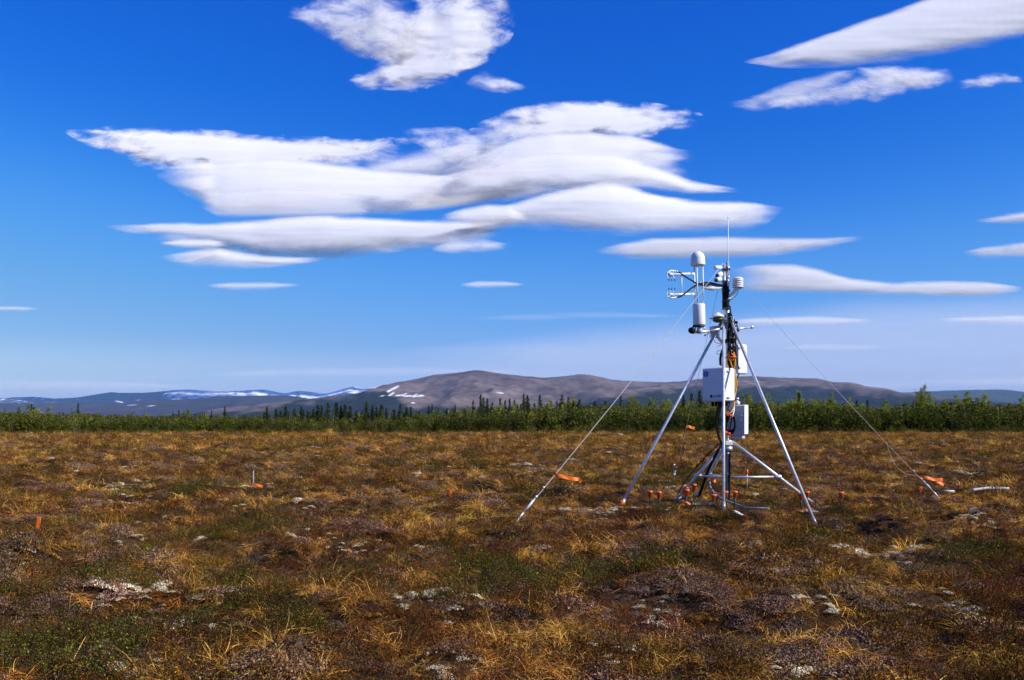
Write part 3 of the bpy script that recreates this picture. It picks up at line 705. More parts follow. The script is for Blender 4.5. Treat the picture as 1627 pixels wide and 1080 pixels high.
def twig_shape(i):
    g = np.random.default_rng(300 + i); st = []
    p = np.array([0, 0, .02]); d = np.array([1, 0, .25 + .5 * g.uniform()])
    for k in range(6):
        q = p + d * .045; st.append((p, q, .0018 * (1 - k * .1)))
        if k in (2, 3, 4): e = d + g.normal(0, .6, 3); st.append((q, q + e * .06, .0011))
        p = q; d = d + g.normal(0, .22, 3)
    return leaf_mesh('twig', np.zeros((1, 3)), np.array([[0, 0, 1.]]), .003, ((.2, .15, .12),), (1,), M_SHRUB, seed=i, stems=st, stemcol=(.12, .085, .07) if i % 2 else (.05, .03, .025))
twig = [twig_shape(i) for i in range(5)]

def band(y0, y1, dens, seed):
    g = np.random.default_rng(seed); w = lambda y: .64 * y + 2.2
    A = (w(y0) + w(y1)) * (y1 - y0); n = int(A * dens)
    y = np.sqrt(g.uniform(0, 1, n) * (y1 ** 2 - y0 ** 2) + y0 ** 2) if y0 > 5 else g.uniform(y0, y1, n)
    x = g.uniform(-1, 1, n) * w(y)
    return x, y, g
STATION = (2.42, 10.1)
def clear(x, y, g):
    """thin the plants out on the trampled ground right round the tower"""
    d = np.hypot((x - STATION[0]) / 1.5, (y - STATION[1]) / .9)
    return g.uniform(0, 1, len(x)) < (.35 + .65 * sstep(.5, 1.2, d))
# where each kind grows: slow patches over the land (+ a few spots seen in the photo)
LICH_SPOTS = [(ground_hit(px, py), r) for px, py, r in ((217, 872, .24), (210, 945, .26), (322, 1018, .22), (1040, 897, .34), (680, 960, .26), (20, 895, .2), (690, 880, .28), (1330, 850, .2), (160, 800, .4), (190, 775, .5), (240, 765, .4),
              (500, 800, .3), (390, 812, .4), (1395, 890, .3), (720, 1060, .16), (830, 745, .8), (440, 718, 1.2), (1270, 1075, .14), (540, 880, .22), (115, 905, .16), (300, 985, .2), (1545, 757, .6), (1560, 825, .4))]
def fields(x, y):
    f_l = fbm(x * .55 + 3, y * .55, 201, 4); f_h = fbm(x * .5 + 9, y * .5 - 4, 211, 4); f_s = fbm(x * .42 - 5, y * .42, 221, 4); f_g = fbm(x * .35, y * .35 + 7, 231, 3)
    sp = np.zeros(len(x))
    for c, r in LICH_SPOTS: sp = np.maximum(sp, np.exp(-(((x - c.x) / (r * .8)) ** 2 + ((y - c.y) / (r * .75)) ** 2) ** 1.5))
    left = np.exp(-(((x + 1.75) / .9) ** 2 + ((y - 3.75) / 1.0) ** 2))          # green shrubs at the lower left
    dk = np.exp(-(((x - .35) / .9) ** 2 + ((y - 6.0) / 1.1) ** 2)) + np.exp(-(((x - 1.85) / .9) ** 2 + ((y - 8.75) / .5) ** 2))   # dark shrub mounds before the tower
    return f_l, f_h, f_s + .5 * left + .38 * dk, f_g, sp
kinds = {k: [[], [], [], []] for k in ('sedge', 'shrub', 'heath', 'lichen', 'twig')}
def put(kind, x, y, s, i, g, tilt=.18, dz=0.0, aniso=.25):
    n = len(x)
    if n == 0: return
    kinds[kind][0].append(np.stack([x, y, ground_h(x, y) + dz], -1))
    kinds[kind][1].append(np.stack([g.normal(0, tilt, n), g.normal(0, tilt, n), g.uniform(0, 2 * np.pi, n)], -1))
    kinds[kind][2].append(np.stack([s, s, s * g.uniform(1 - aniso, 1 + aniso, n)], -1)); kinds[kind][3].append(i)
for y0, y1, dens, sc_, seed in ((2.2, 5, 330, .75, 1), (5, 9, 220, .82, 2), (9, 16, 115, 1.0, 3), (16, 28, 40, 1.3, 4), (28, 50, 14, 1.9, 5), (50, 92, 5.0, 2.7, 6)):
    x, y, g = band(y0, y1, dens, seed)
    k = clear(x, y, g); x, y = x[k], y[k]
    fl, fh, fs, fg, sp = fields(x, y)
    j1, j2, j3 = (fbm(x * 1.9 + q, y * 1.9, 261 + q, 3) for q in (0, 5, 9)); fl = .6 * fl + .55 * j1; fh = .6 * fh + .55 * j2; fs = .75 * fs + .5 * j3
    farf = sstep(15, 45, y)
    tus = noise((x + 0.25 * noise(x * 1.1, y * 1.1, 91)) * 2.9, (y + 0.25 * noise(x * 1.1, y * 1.1, 92)) * 2.9, 77)
    k = g.uniform(0, 1, len(x)) > .4 * sstep(-.05, -.4, tus) * (1 - .5 * farf); x, y, fl, fh, fs, fg, sp, farf, tus = (q[k] for q in (x, y, fl, fh, fs, fg, sp, farf, tus))
    u = g.uniform(0, 1, len(x)); u2 = g.uniform(0, 1, len(x))
    is_l = (u2 < sp * .62) | (u < sstep(.16, .36, fl) * .4 * (1 - .6 * farf)) 
    is_h = ~is_l & (g.uniform(0, 1, len(x)) < (.09 + sstep(.02, .3, fh) * .36) * (1 - .7 * farf))
    is_s = ~is_l & ~is_h & (g.uniform(0, 1, len(x)) < (.34 + .42 * sstep(-.05, .25, fs) - .45 * tus) * (1 - .5 * sstep(5, 9, y)) * (1 - .5 * farf))
    is_g = ~is_l & ~is_h & ~is_s
    s = sc_ * g.uniform(.65, 1.3, len(x)) * np.exp(.35 * fbm(x * .8, y * .8, 251, 2) + .55 * tus) * (1 - .35 * np.exp(-(((x - 2.4) / 1.7) ** 2 + ((y - 9.6) / 1.5) ** 2)))
    ii = np.where(g.uniform(0, 1, len(x)) < sstep(.12, .3, fg) * .3, g.integers(8, 10, len(x)), np.where(.6 * fs - .9 * tus + .22 * g.normal(0, 1, len(x)) > 0, g.integers(4, 8, len(x)), g.integers(0, 4, len(x))))
    put('sedge', x[is_g], y[is_g], s[is_g], ii[is_g], g, .30)
    isd = np.where(fs + fg * .8 + .1 * g.normal(0, 1, len(x)) > .24, g.integers(0, 3, len(x)), g.integers(3, 6, len(x)))
    put('shrub', x[is_s], y[is_s], s[is_s] * .95, isd[is_s], g)
    put('heath', x[is_h], y[is_h], s[is_h] * .95, g.integers(0, 4, len(x))[is_h], g, .12, -.005)
    put('lichen', x[is_l], y[is_l], s[is_l] * .85 * g.uniform(.45, 1.15, is_l.sum()), g.integers(0, 4, len(x))[is_l], g, .15, .02)
    # stray blades over heath and lichen, twigs
    k = (is_h | is_l) & (g.uniform(0, 1, len(x)) < .5)
    put('sedge', x[k] + .03, y[k], s[k] * .7, g.integers(4, 8, len(x))[k], g, .4)
    if y0 < 16:
        k = g.uniform(0, 1, len(x)) < .06
        put('twig', x[k], y[k], g.uniform(.4, 1.0, k.sum()), g.integers(0, 5, k.sum()), g, .3, .05)
for kind, protos, nm, lab, cat in (('sedge', sedge, 'grass', 'dry straw and rust coloured sedge grass covering the tundra', 'grass'),
                                   ('shrub', shrub, 'dwarf_shrub_cover', 'low green and dark red dwarf shrubs growing over the tundra', 'shrub cover'),
                                   ('heath', heath, 'heath_cover', 'mauve grey moss and heath between the grass tufts', 'moss'),
                                   ('lichen', lichen, 'lichen_cover', 'pale cream lichen patches on the tundra', 'lichen'),
                                   ('twig', twig, 'twig_litter', 'dead grey twigs lying among the dwarf shrubs', 'twigs')):
    a = [np.concatenate(q) for q in kinds[kind]]
    scatter(nm, lab, cat, protos, a[0], a[1], a[2], a[3])

# ------------------------------------------------------------------ the thicket beyond the tundra
def spruce_shape(i):
    g = np.random.default_rng(400 + i); cen, nr, st = [], [], []
    gap = g.uniform(0, 2 * np.pi)
    for z in np.linspace(.05, .99, 40):
        rl = .21 * (1 - z) ** .7 * g.uniform(.7, 1.15) + .018
        nb = 9 if z < .8 else 5
        for b_ in range(nb):
            a = g.uniform(0, 2 * np.pi); L_ = rl * g.uniform(.55, 1.15)
            if g.uniform() < .1: continue
            for k in range(6):
                t = (k + g.uniform(.2, 1)) / 6
                c = np.array([np.cos(a) * L_ * t, np.sin(a) * L_ * t, z - .18 * L_ * t - .35 * L_ * t * t + .012 * g.normal()]) + g.normal(0, .006, 3)
                cen.append(c); nr.append(np.array([np.cos(a) * .5, np.sin(a) * .5, .9]) + g.normal(0, .6, 3))
    crown = leaf_mesh('crown', np.array(cen), np.array(nr), .036, ((.034, .05, .012), (.05, .064, .014), (.022, .03, .010), (.065, .055, .02)), (.4, .3, .2, .1), M_NEEDLE, seed=i, aspect=.45)
    mb = MB(); mb.tube([(0, 0, -.05), (.004, 0, .4), (0, .003, .97)], .016, 6, True, .002)
    return crown, mb.mesh('trunk', M_BARKD)

def birch_shape(i, nleaf, lf, narrow=1.0, cols=None):
    g = np.random.default_rng(500 + i); cen, nr = [], []; mb = MB()
    ns = g.integers(3, 6); per = nleaf // ns
    for s_ in range(ns):
        a = g.uniform(0, 2 * np.pi); sp = g.uniform(.04, .2) * narrow; hh = g.uniform(.72, 1.0) if s_ else 1.0
        p = [np.array([np.cos(a) * .02, np.sin(a) * .02, -.04])]
        for k in range(1, 7):
            t = k / 6; p.append(np.array([np.cos(a) * sp * t ** .8, np.sin(a) * sp * t ** .8, hh * t]) + g.normal(0, .008, 3) * (k < 6))
        mb.tube([Vector(q) for q in p], .0085, 5, True, .0015)
        P_ = np.array(p); nb = 26
        for b_ in range(nb):
            t = g.uniform(.12, 1.0) ** .8; j = min(5, int(t * 6)); f_ = t * 6 - j; base = P_[j] * (1 - f_) + P_[j + 1] * f_
            aa = g.uniform(0, 2 * np.pi); L_ = (.20 * (1 - t) ** .55 + .035) * g.uniform(.5, 1.2) * narrow
            tip = base + np.array([np.cos(aa) * L_, np.sin(aa) * L_, L_ * g.uniform(.4, 1.3)])
            if b_ % 3 == 0: mb.tube([Vector(base), Vector(tip)], .0022, 3, False, .0008)
            m_ = max(3, int(per / nb)); q = g.uniform(.15, 1.05, m_)[:, None]
            cl = base + (tip - base) * q + g.normal(0, .020, (m_, 3)); cen.append(cl); nr.append(g.normal(0, 1, (m_, 3)) + np.array([.2, -.1, .6]))
    cols = cols or ((.25, .29, .008), (.38, .41, .018), (.085, .11, .008), (.42, .38, .03))
    crown = leaf_mesh('crown', np.concatenate(cen), np.concatenate(nr), lf, cols, (.4, .25, .25, .1), M_LEAF, seed=i, aspect=.75)
    return crown, mb.mesh('trunk', M_BARK)

spruces = [spruce_shape(i) for i in range(6)]
birches = [birch_shape(i, 900, .040) for i in range(5)] + [birch_shape(5 + i, 700, .040, .75, ((.21, .22, .014), (.27, .26, .03), (.08, .09, .012), (.29, .25, .05))) for i in range(3)]
talls = [birch_shape(20 + i, 2400, .024, .85) for i in range(4)]

def tree(name, shape, px, top_py, Y, label, cat, group, wide=1.0):
    x = (px - CX) / F * Y; z0 = gz(x, Y)
    h = CAMH + (HZ - top_py) / F * Y - z0
    o = empty(name, (x, Y, z0), rnd.uniform(0, 6.28)); tag(o, label, cat, group)
    for me, nm in zip(shape, ('crown', 'trunk')):
        c = link(nm, me, o); c.scale = (h * wide, h * wide, h)
    return o

SPRUCE = [(30, 647), (50, 642), (54, 646), (124, 641), (275, 655), (284, 652), (298, 650), (310, 658), (325, 656), (336, 652), (357, 646),
          (424, 646), (439, 650), (447, 654), (454, 645), (468, 649), (479, 646), (489, 652), (498, 650), (505, 644), (511, 645), (521, 640), (534, 640), (542, 644), (548, 643), (556, 645), (565, 655), (582, 637), (592, 645), (598, 647), (606, 643), (614, 648), (627, 651), (636, 642), (646, 647), (653, 646),
          (666, 655), (681, 645), (687, 643), (697, 649), (710, 649), (723, 643), (738, 650), (752, 636), (764, 627), (768, 631), (774, 633), (782, 640), (795, 633), (803, 636), (810, 633), (817, 635),
          (832, 626), (838, 628), (858, 628), (875, 637), (885, 637), (893, 627), (903, 631), (911, 637), (921, 635), (945, 638), (962, 637), (986, 629), (1086, 627), (1099, 625), (1112, 621), (1269, 624), (1361, 636), (1350, 638), (1378, 636)]
def spruce_label(px):
    if px < 200: return 'lone dark spruce standing above the green birches at the far left', 'spruces at the far left'
    if px < 390: return 'dark spruce among green birches below the snowy mountains', 'spruces below the snowy mountains'
    if px < 660: return 'dark full spruce in the dense clump under the forested flank of the grey hill', 'spruces under the flank of the grey hill'
    if px < 824: return 'dark spruce above pale trunked birches under the top of the grey hill', 'spruces under the top of the grey hill'
    if px < 1000: return 'dark spruce tip poking out of the birch thicket left of the tower', 'spruces left of the tower'
    if px < 1130: return 'dark narrow spruce just left of the white equipment box', 'spruces beside the equipment box'
    return 'small dark spruce sticking out of the thicket right of the tower', 'spruces right of the tower'
for i, (px, py) in enumerate(SPRUCE):
    Y = 82 + 12 * rnd.random() if not 415 < px < 660 else 71 + 9 * rnd.random()
    lab, grp = spruce_label(px)
    tree('spruce_tree', spruces[i % 6], px, py, Y, lab, 'spruce', grp, rnd.uniform(.85, 1.25) * (1.3 if 415 < px < 660 else 1))
sky_x = [-300, 0, 100, 200, 300, 400, 500, 620, 680, 760, 830, 870, 930, 1000, 1060, 1120, 1180, 1260, 1310, 1350, 1400, 1430, 1445, 1465, 1485, 1500, 1540, 1560, 1600, 1640, 1900]
sky_y = [652, 647, 650, 655, 655, 657, 658, 658, 650, 647, 643, 637, 633, 633, 637, 634, 629, 627, 627, 634, 640, 634, 629, 625, 626, 629, 623, 632, 634, 628, 628]
def birch_label(px, front):
    side = ('below the blue and snowy mountains' if px < 400 else 'at the foot of the dense spruce clump' if px < 660 else 'under the top of the grey hill' if px < 870 else
            'between left guy wire and tower' if px < 1120 else 'behind the right legs of the tower' if px < 1330 else 'in the tall thicket right of the tower')
    a = 'low green birch bush at the thicket edge' if front else 'upright green birch sapling'
    return '%s %s' % (a, side), ('birch bushes ' if front else 'birch saplings ') + side
for row, (cnt, Y0, Y1, k0, k1) in enumerate(((165, 80, 96, .72, 1.12), (130, 71, 77, .42, .78))):
    for i in range(cnt):
        px = -260 + 2150 * (i + rnd.uniform(.1, .9)) / cnt; Y = rnd.uniform(Y0, Y1)
        if px < -80 and i % 2: continue
        if row == 1 and 412 < px < 660 and i % 3: continue
        top = np.interp(px, sky_x, sky_y); base = HZ + F * .8 / Y
        py = base - (base - top) * rnd.uniform(k0, k1)
        big = (base - py) > 44
        sh = talls[rnd.randrange(4)] if big else birches[rnd.randrange(8)]
        lab, grp = birch_label(px, row == 1)
        tree('birch_tree', sh, px, py, Y, lab, 'birch', grp, rnd.uniform(.75, 1.15) * (1.25 if row else 1))
for i in range(96):
    px = 400 + 440 * (i + rnd.random()) / 96; lab, grp = spruce_label(px)
    if i % 4 == 3: px = rnd.choice((rnd.uniform(830, 1000), rnd.uniform(255, 400))); lab, grp = spruce_label(px)
    tree('spruce_tree', spruces[i % 6], px, np.interp(px, [255, 400, 440, 640, 700, 830, 1000], [660, 660, 653, 652, 652, 643, 641]) + rnd.uniform(-3, 5), rnd.uniform(72, 92) if 410 < px < 665 else rnd.uniform(78, 97), lab, 'spruce', grp, rnd.uniform(.85, 1.25))
t = tree('birch_tree', talls[1], 1466, 612, 79, 'tallest green birch with thin upright shoots right of the tower, above all neighbours', 'birch', None, .42)
for k, (px, py) in enumerate(((458, 655), (527, 650), (612, 656), (688, 648), (703, 652), (735, 655), (846, 650), (935, 645), (1012, 648), (1238, 640), (1363, 645), (1437, 632), (1455, 640), (1530, 640))):
    Y = rnd.uniform(70, 74); x = (px - CX) / F * Y; z0 = gz(x, Y); h = CAMH + (HZ - py) / F * Y - z0; g = np.random.default_rng(650 + k)
    lean_ = Vector((g.normal(0, .06), g.normal(0, .06), 1)) * h; b0 = Vector((x, Y, z0 - .05)); q = MB()
    q.tube(smooth_path([b0, b0 + lean_ * .5 + Vector((g.normal(0, .02), 0, 0)), b0 + lean_], 4), .022, 6, True, .006)
    for j in range(5):
        p = b0 + lean_ * g.uniform(.4, .95); q.tube([p, p + Vector((g.normal(0, .2), g.normal(0, .2), g.uniform(.05, .3)))], .007, 4, True, .002)
    tag(q.build('dead_tree', M_BARK), 'thin bare pale dead trunk standing in the green thicket', 'dead tree', 'dead trunks in the thicket')
# brush filling the ground between the trunks
n = 5200; g = np.random.default_rng(77)
y = 70 + 34 * g.uniform(0, 1, n) ** 1.4; x = g.uniform(-1, 1, n) * (.68 * y + 6)
pxs = CX + x / y * F; hh = (np.interp(pxs, sky_x, sky_y)); full = CAMH + (HZ - hh) / F * y + .2
def brush_shape(i):
    gg = np.random.default_rng(600 + i); m_ = 260
    a = gg.uniform(0, 2 * np.pi, m_); r = .42 * np.sqrt(gg.uniform(0, 1, m_)); z = gg.uniform(0, 1, m_) ** .8 * (1 - (r / .5) ** 2 * .6)
    return leaf_mesh('brush', np.stack([r * np.cos(a), r * np.sin(a), z], -1), gg.normal(0, 1, (m_, 3)) + [.2, -.1, .5], .075,
                     ((.085, .105, .007), (.14, .16, .012), (.033, .046, .006), (.155, .125, .025)), (.35, .25, .25, .15), M_LEAF, seed=i, aspect=.7, stems=[((0.1 * k - .15, .05 * k, -.05), (.12 * k - .2, .09 * k - .1, .9), .006) for k in range(4)], stemcol=(.2, .17, .13))
sc_ = full * g.uniform(.4, .82, n)
yf = 62 + 9 * g.uniform(0, 1, 900) ** .6; xf = g.uniform(-1, 1, 900) * (.68 * yf + 4); kf = noise(xf * .16, yf * .3, 301) + .35 * g.normal(0, 1, 900) > .12
x = np.concatenate([x, xf[kf]]); y = np.concatenate([y, yf[kf]]); sc_ = np.concatenate([sc_, g.uniform(.25, .75, kf.sum())]); n = len(x)
scatter('undergrowth', 'tangled green brush filling the thicket between the tree trunks', 'brush', [brush_shape(i) for i in range(5)], np.stack([x, y, ground_h(x, y)], -1),
        np.stack([g.normal(0, .08, n), g.normal(0, .08, n), g.uniform(0, 6.28, n)], -1), np.stack([sc_ * 1.1, sc_ * 1.1, sc_], -1), g.integers(0, 5, n))

# ------------------------------------------------------------------ the weather station (one bolted-together thing)
def Q(px, py, d=0.0): return P(px, py, 10.0 + d)
U = 1 / 140.0                                                         # one photo pixel at the mast, metres
def axis(p0, p1):
    """matrix with origin p0 and local z towards p1"""
    d = Vector(p1) - Vector(p0)
    return Matrix.Translation(Vector(p0)) @ d.to_track_quat('Z', 'Y').to_matrix().to_4x4()
T = lambda p: Matrix.Translation(Vector(p))
RX = lambda a: Matrix.Rotation(R(a), 4, 'X'); RY = lambda a: Matrix.Rotation(R(a), 4, 'Y'); RZ = lambda a: Matrix.Rotation(R(a), 4, 'Z')
def tube1(pts, r, segs=10, curve=True, r1=None):
    m_ = MB(); m_.tube(smooth_path(pts, 7) if curve and len(pts) > 2 else pts, r, segs, True, r1); return m_

mast_x = Q(1156, 700).x
st = empty('weather_station', (mast_x, 10.0, gz(mast_x, 10.0)))
tag(st, 'tall silver tripod weather station with white sensors, boxes and black cables', 'weather station')

m_ = MB(); m_.tube([Q(1156, 416), Q(1156, 792)], .0165, 14)
for py in (425, 440, 470, 505, 545, 640, 705, 720, 752): m_.lathe(T(Q(1156, py)), [(.017, -.012), (.026, -.010), (.026, .010), (.017, .012)], 14)
mast = m_.build('mast', M_GALV, st)
tube1([Q(1150.8, 419, -.01), Q(1151.5, 522, -.01)], .0155, 12).build('side_pole', M_STEEL, st)
m_ = MB()
for py in (428, 447, 462, 478, 490, 507): m_.box(T(Q(1153.5, py, -.005)), .085, .06, .022, .005)
m_.build('clamp', M_DARK, st)
m_ = MB(); m_.lathe(axis(Q(1153, 489), Q(1152.8, 449)), [(.030, 0), (.040, .012), (.038, .12), (.041, .20), (.036, .275), (.028, .285)], 16); m_.build('cable_sleeve', M_BLACK, st)
m_ = MB(); m_.tube([Q(1157.2, 447, -.03), Q(1157, 346, -.03)], .0062, 8, True, .004); m_.lathe(T(Q(1157.2, 452, -.03)), [(.012, -.02), (.013, .0), (.012, .05), (.007, .06)], 12)
m_.lathe(T(Q(1157, 346, -.03)), [(.004, -.01), (.007, 0), (.006, .012), (.002, .016)], 10); m_.build('antenna', M_WHITE, st)

def leg(p0, p1, r, foot, mat_=M_GALV):
    o = tube1([p0, p1], r, 14, False).build('leg', mat_, st)
    d = (p1 - p0).normalized(); f_ = MB(); f_.tube([p1 - d * .10, p1 - d * .02], r * 1.22, 12); f_.tube([p1 - d * .03, p1 + d * .10], r * .55, 8, True, r * .3)
    f_.build('foot', foot, o); return o
gA, gB, gC = ground_hit(985, 806), ground_hit(1150, 812), ground_hit(1297, 836)
legA = leg(Q(1149, 507, .02), gA, .0175, M_PIPE); legB = leg(Q(1149.5, 517, -.06), gB, .0140, M_PIPE); legC = leg(Q(1159, 503, -.03), gC, .0165, M_STEEL)
hub = Q(1157, 703)
gD, gE = ground_hit(1073, 797), ground_hit(1301, 806); gF = Vector((Q(1107, 790, 1.0).x, 11.0, gz(Q(1107, 790, 1.0).x, 11.0)))
legD = leg(Q(1151, 704, -.02), gD, .0175, M_STEEL); legE = leg(Q(1163, 701, .02), gE, .0175, M_STEEL); legF = leg(Q(1153, 706, .05), gF, .0175, M_STEEL)
m_ = MB(); m_.lathe(T(Q(1156.5, 716)), [(.030, 0), (.052, .008), (.052, .045), (.034, .05), (.034, .09), (.046, .096), (.046, .118), (.028, .125)], 18)
m_.box(T(Q(1157, 704, -.03)) @ RZ(20), .11, .05, .05, .008); m_.build('leg_hub', M_STEEL, st)
m_ = MB(); m_.lathe(T(Q(1154, 513)), [(.030, 0), (.06, .01), (.06, .05), (.03, .06)], 18); m_.box(T(Q(1147, 509, -.03)) @ RZ(30), .10, .04, .05, .006); m_.box(T(Q(1160, 507, -.03)) @ RZ(-20), .08, .04, .06, .006)
m_.build('leg_collar', M_STEEL, st)
def on_leg(top, foot, z): t = (top.z - z) / (top.z - foot.z); return top + (foot - top) * t
zb = Q(1156, 758).z; cb_ = Vector((mast_x, 10.0, zb))
for top, foot in ((Q(1151, 704), gD), (Q(1163, 701), gE), (Q(1153, 706), gF)):
    p = on_leg(top, foot, zb); d = (cb_ - p).normalized()
    b_ = tube1([p, cb_], .0115, 10, False).build('brace', M_GALV, st)
    f_ = MB(); f_.lathe(axis(p - d * .03, p + d * .06), [(.02, 0), (.026, .01), (.026, .05), (.014, .09)], 12); f_.build('bracket', M_STEEL, b_)

# ---- the open gas analyser: dome over three rods over a can
ga = MB(); c0, c1 = Q(1111, 517, -.15), Q(1108.4, 399, -.15); A = axis(c0, c1)
can = MB(); can.lathe(A, [(.050, 0), (.066, .006), (.068, .012), (.068, .225), (.066, .236), (.058, .240), (0.002, .241)], 32)
part = can.build('gas_analyser', M_WHITE, st)
do = MB(); hgt = (c1 - c0).length
prof = [(.004, hgt - .158), (.079, hgt - .158), (.080, hgt - .150), (.078, hgt - .10)] + [(.078 * math.cos(R(a)), hgt - .082 + .082 * math.sin(R(a))) for a in range(0, 90, 8)] + [(.002, hgt)]
do.lathe(A, prof, 36); do.build('dome', M_WHITE, part)
for a in (95, 215, 335):
    r_ = MB(); ox, oy = .055 * math.cos(R(a)), .055 * math.sin(R(a)); r_.tube([A @ Vector((ox, oy, .238)), A @ Vector((ox, oy, hgt - .156))], .0072, 8); r_.build('rod', M_WHITE, part)
w_ = MB(); w_.lathe(A, [(.058, -.014), (.060, -.012), (.060, .0), (.05, .001)], 24); w_.build('flange', M_DARK, part)
lg = MB(); a0 = R(-120)
for k in range(3):
    a = a0 + .16 * k; lg.box(A @ RZ(math.degrees(a)) @ T((.0685, 0, .042 - .004 * k)), .004, .012, .010 - .003 * (k % 2))
lg.build('logo', M_INK, part)
mt = MB(); mt.tube([Q(1098, 528, -.15), Q(1127, 526, -.12)], .014, 12); mt.tube([Q(1127, 526, -.12), Q(1150, 521, -.03)], .014, 12)
mt.lathe(T(Q(1111.5, 530, -.15)), [(.018, 0), (.032, .005), (.034, .03), (.028, .06), (.03, .095), (.02, .10)], 16)
mt.tube([Q(1105, 517, -.17), Q(1104, 530, -.16)], .009, 8); mt.tube([Q(1118, 517, -.13), Q(1121, 527, -.13)], .007, 8)
mt.build('mounting_arm', M_STEEL, st)
kb = MB(); kb.lathe(axis(Q(1097, 524, -.18), Q(1103, 527, -.12)), [(.01, 0), (.032, .004), (.036, .03), (.03, .06), (.012, .064)], 18)
kb.tube(smooth_path([Q(1100, 522, -.16), Q(1103, 517, -.17), Q(1107, 519, -.17)]), .011, 8); kb.tube(smooth_path([Q(1119, 532, -.1), Q(1124, 531, -.1), Q(1128, 527, -.08), Q(1132, 530, -.05)]), .004, 6); kb.lathe(T(Q(1120, 534, -.1)), [(.004, 0), (.010, .004), (.010, .014), (.004, .018)], 10)
kb.build('connector', M_BLACK, st)

# ---- sonic anemometer
so_ = MB(); so_.box(axis(Q(1104, 450.5, -.12), Q(1130, 452, -.05)) @ T((0, 0, .09)), .050, .045, .19, .012)
so_.tube([Q(1130, 452, -.05), Q(1152, 456, 0)], .011, 10)
sonic = so_.build('sonic_anemometer', M_GREY, st)
for py, sg, y2 in ((435.5, -1, 434.5), (467.5, 1, 467)):
    ar = MB(); ar.tube([Q(1065, py + .5, -.32), Q(1103, y2, -.14)], .0135, 10); ar.lathe(axis(Q(1062, py + .5, -.33), Q(1069, py + .4, -.31)), [(.006, 0), (.019, .012), (.021, .05), (.015, .06)], 14)
    for px_, dd in ((1062, -.36), (1066.5, -.30), (1071.5, -.33)):
        ar.tube(smooth_path([Q(1067, py + .4, -.32), Q(px_ - 1.5, py + sg * 3.5, dd), Q(px_ - 2, py - sg * 3, dd), Q(px_ + .5, py - sg * 8, dd)], 5), .0042, 6)
    ar.tube(smooth_path([Q(1062, py, -.33), Q(1064, py + sg * 5, -.32), Q(1070, py + sg * 5.5, -.3), Q(1077, py + sg * 4, -.28)], 5), .0075, 8)
    arm = ar.build('arm', M_WHITE, sonic)
    for px_, dd in ((1062, -.36), (1066.5, -.30), (1071.5, -.33)):
        tp = MB(); tp.tube([Q(px_ + .3, py - sg * 7, dd), Q(px_ + 1.2, py - sg * 10.5, dd)], .0055, 8); tp.build('transducer', M_INK, sonic)
fr = MB(); fr.tube([Q(1083, 436, -.23), Q(1083, 467, -.23)], .0065, 8); fr.tube([Q(1103, 434, -.14), Q(1103.6, 452, -.13), Q(1104, 468, -.14)], .0085, 8)
fr.build('frame', M_WHITE, sonic)
for pts in ([(1074, 431, -.29), (1080, 433, -.26), (1090, 440, -.22), (1100, 446, -.18), (1108, 450.5, -.17), (1118, 449, -.14), (1129, 449, -.1), (1140, 451.5, -.06), (1152, 453, -.02)],
            [(1076, 472, -.29), (1082, 470.5, -.27), (1092, 463, -.22), (1101, 456, -.19), (1110, 451.5, -.165), (1120, 453, -.13), (1130, 451.5, -.09), (1141, 454, -.05), (1152, 455, -.02)]):
    tube1([Q(*p) for p in pts], .0088, 8).build('cable', M_BLACK, sonic)
lb = MB(); lb.lathe(axis(Q(1119, 458, -.10), Q(1150, 457.5, -.02)), [(.006, 0), (.012, .02), (.023, .07), (.024, .12), (.014, .13), (.0135, .235)], 14); lb.build('boom', M_GREY, st)

# ---- small sensors at the mast head
c_ = MB(); c_.lathe(axis(Q(1135.5, 425, -.05), Q(1148, 425, -.02)), [(.002, 0), (.022, .0), (.024, .004), (.024, .07), (.016, .075), (.016, .09)], 18); c_.build('light_sensor', M_CREAM, st)
for p0, p1 in ((Q(1139.5, 438, -.08), Q(1149, 433.5, -.02)), (Q(1137.5, 445, -.09), Q(1149, 441, -.02))):
    c_ = MB(); c_.lathe(axis(p0, p1), [(.002, .006), (.022, .006), (.027, .014), (.030, .045), (.026, .075), (.012, .082)], 18); lamp = c_.build('infrared_sensor', M_WHITE, st)
    c_ = MB(); c_.lathe(axis(p0, p1), [(.002, -.008), (.019, -.008), (.021, .0), (.020, .0135)], 16); c_.build('lens', M_INK, lamp)
def shield(c, n, r, gap, name='radiation_shield'):
    prof = []
    for k in range(n):
        z = k * gap
        prof += [(r * .55, z), (r, z + gap * .05), (r * 1.0, z + gap * .16), (r * .86, z + gap * .62), (r * .55, z + gap * .72)]
    z = n * gap; prof += [(r * .95, z - gap * .2), (r * .97, z), (r * .8, z + gap * .55), (r * .42, z + gap * .9), (.002, z + gap)]
    q = MB(); q.lathe(T(c), [(r * .3, -.004)] + prof, 30); return q.build(name, M_WHITE, st)
sh1 = shield(Q(1172.3, 456.5, -.06), 4, 9.0 * U, .0235)
b_ = MB(); b_.box(axis(Q(1170, 459, -.05), Q(1157, 474, 0)) @ T((0, 0, .07)), .026, .034, .15, .004); b_.box(T(Q(1159, 474, -.01)), .09, .04, .022, .004); b_.box(T(Q(1172, 458.2, -.06)), .085, .05, .010, .003); b_.build('bracket', M_CREAM, sh1)
tube1([Q(1173, 459, -.05), Q(1171.5, 466, -.05), Q(1167, 472, -.04), Q(1162, 474, -.02)], .0035, 6).build('cable', M_BLACK, sh1)
sh2 = shield(Q(1135.5, 536, .10), 5, 8.3 * U, .0225)
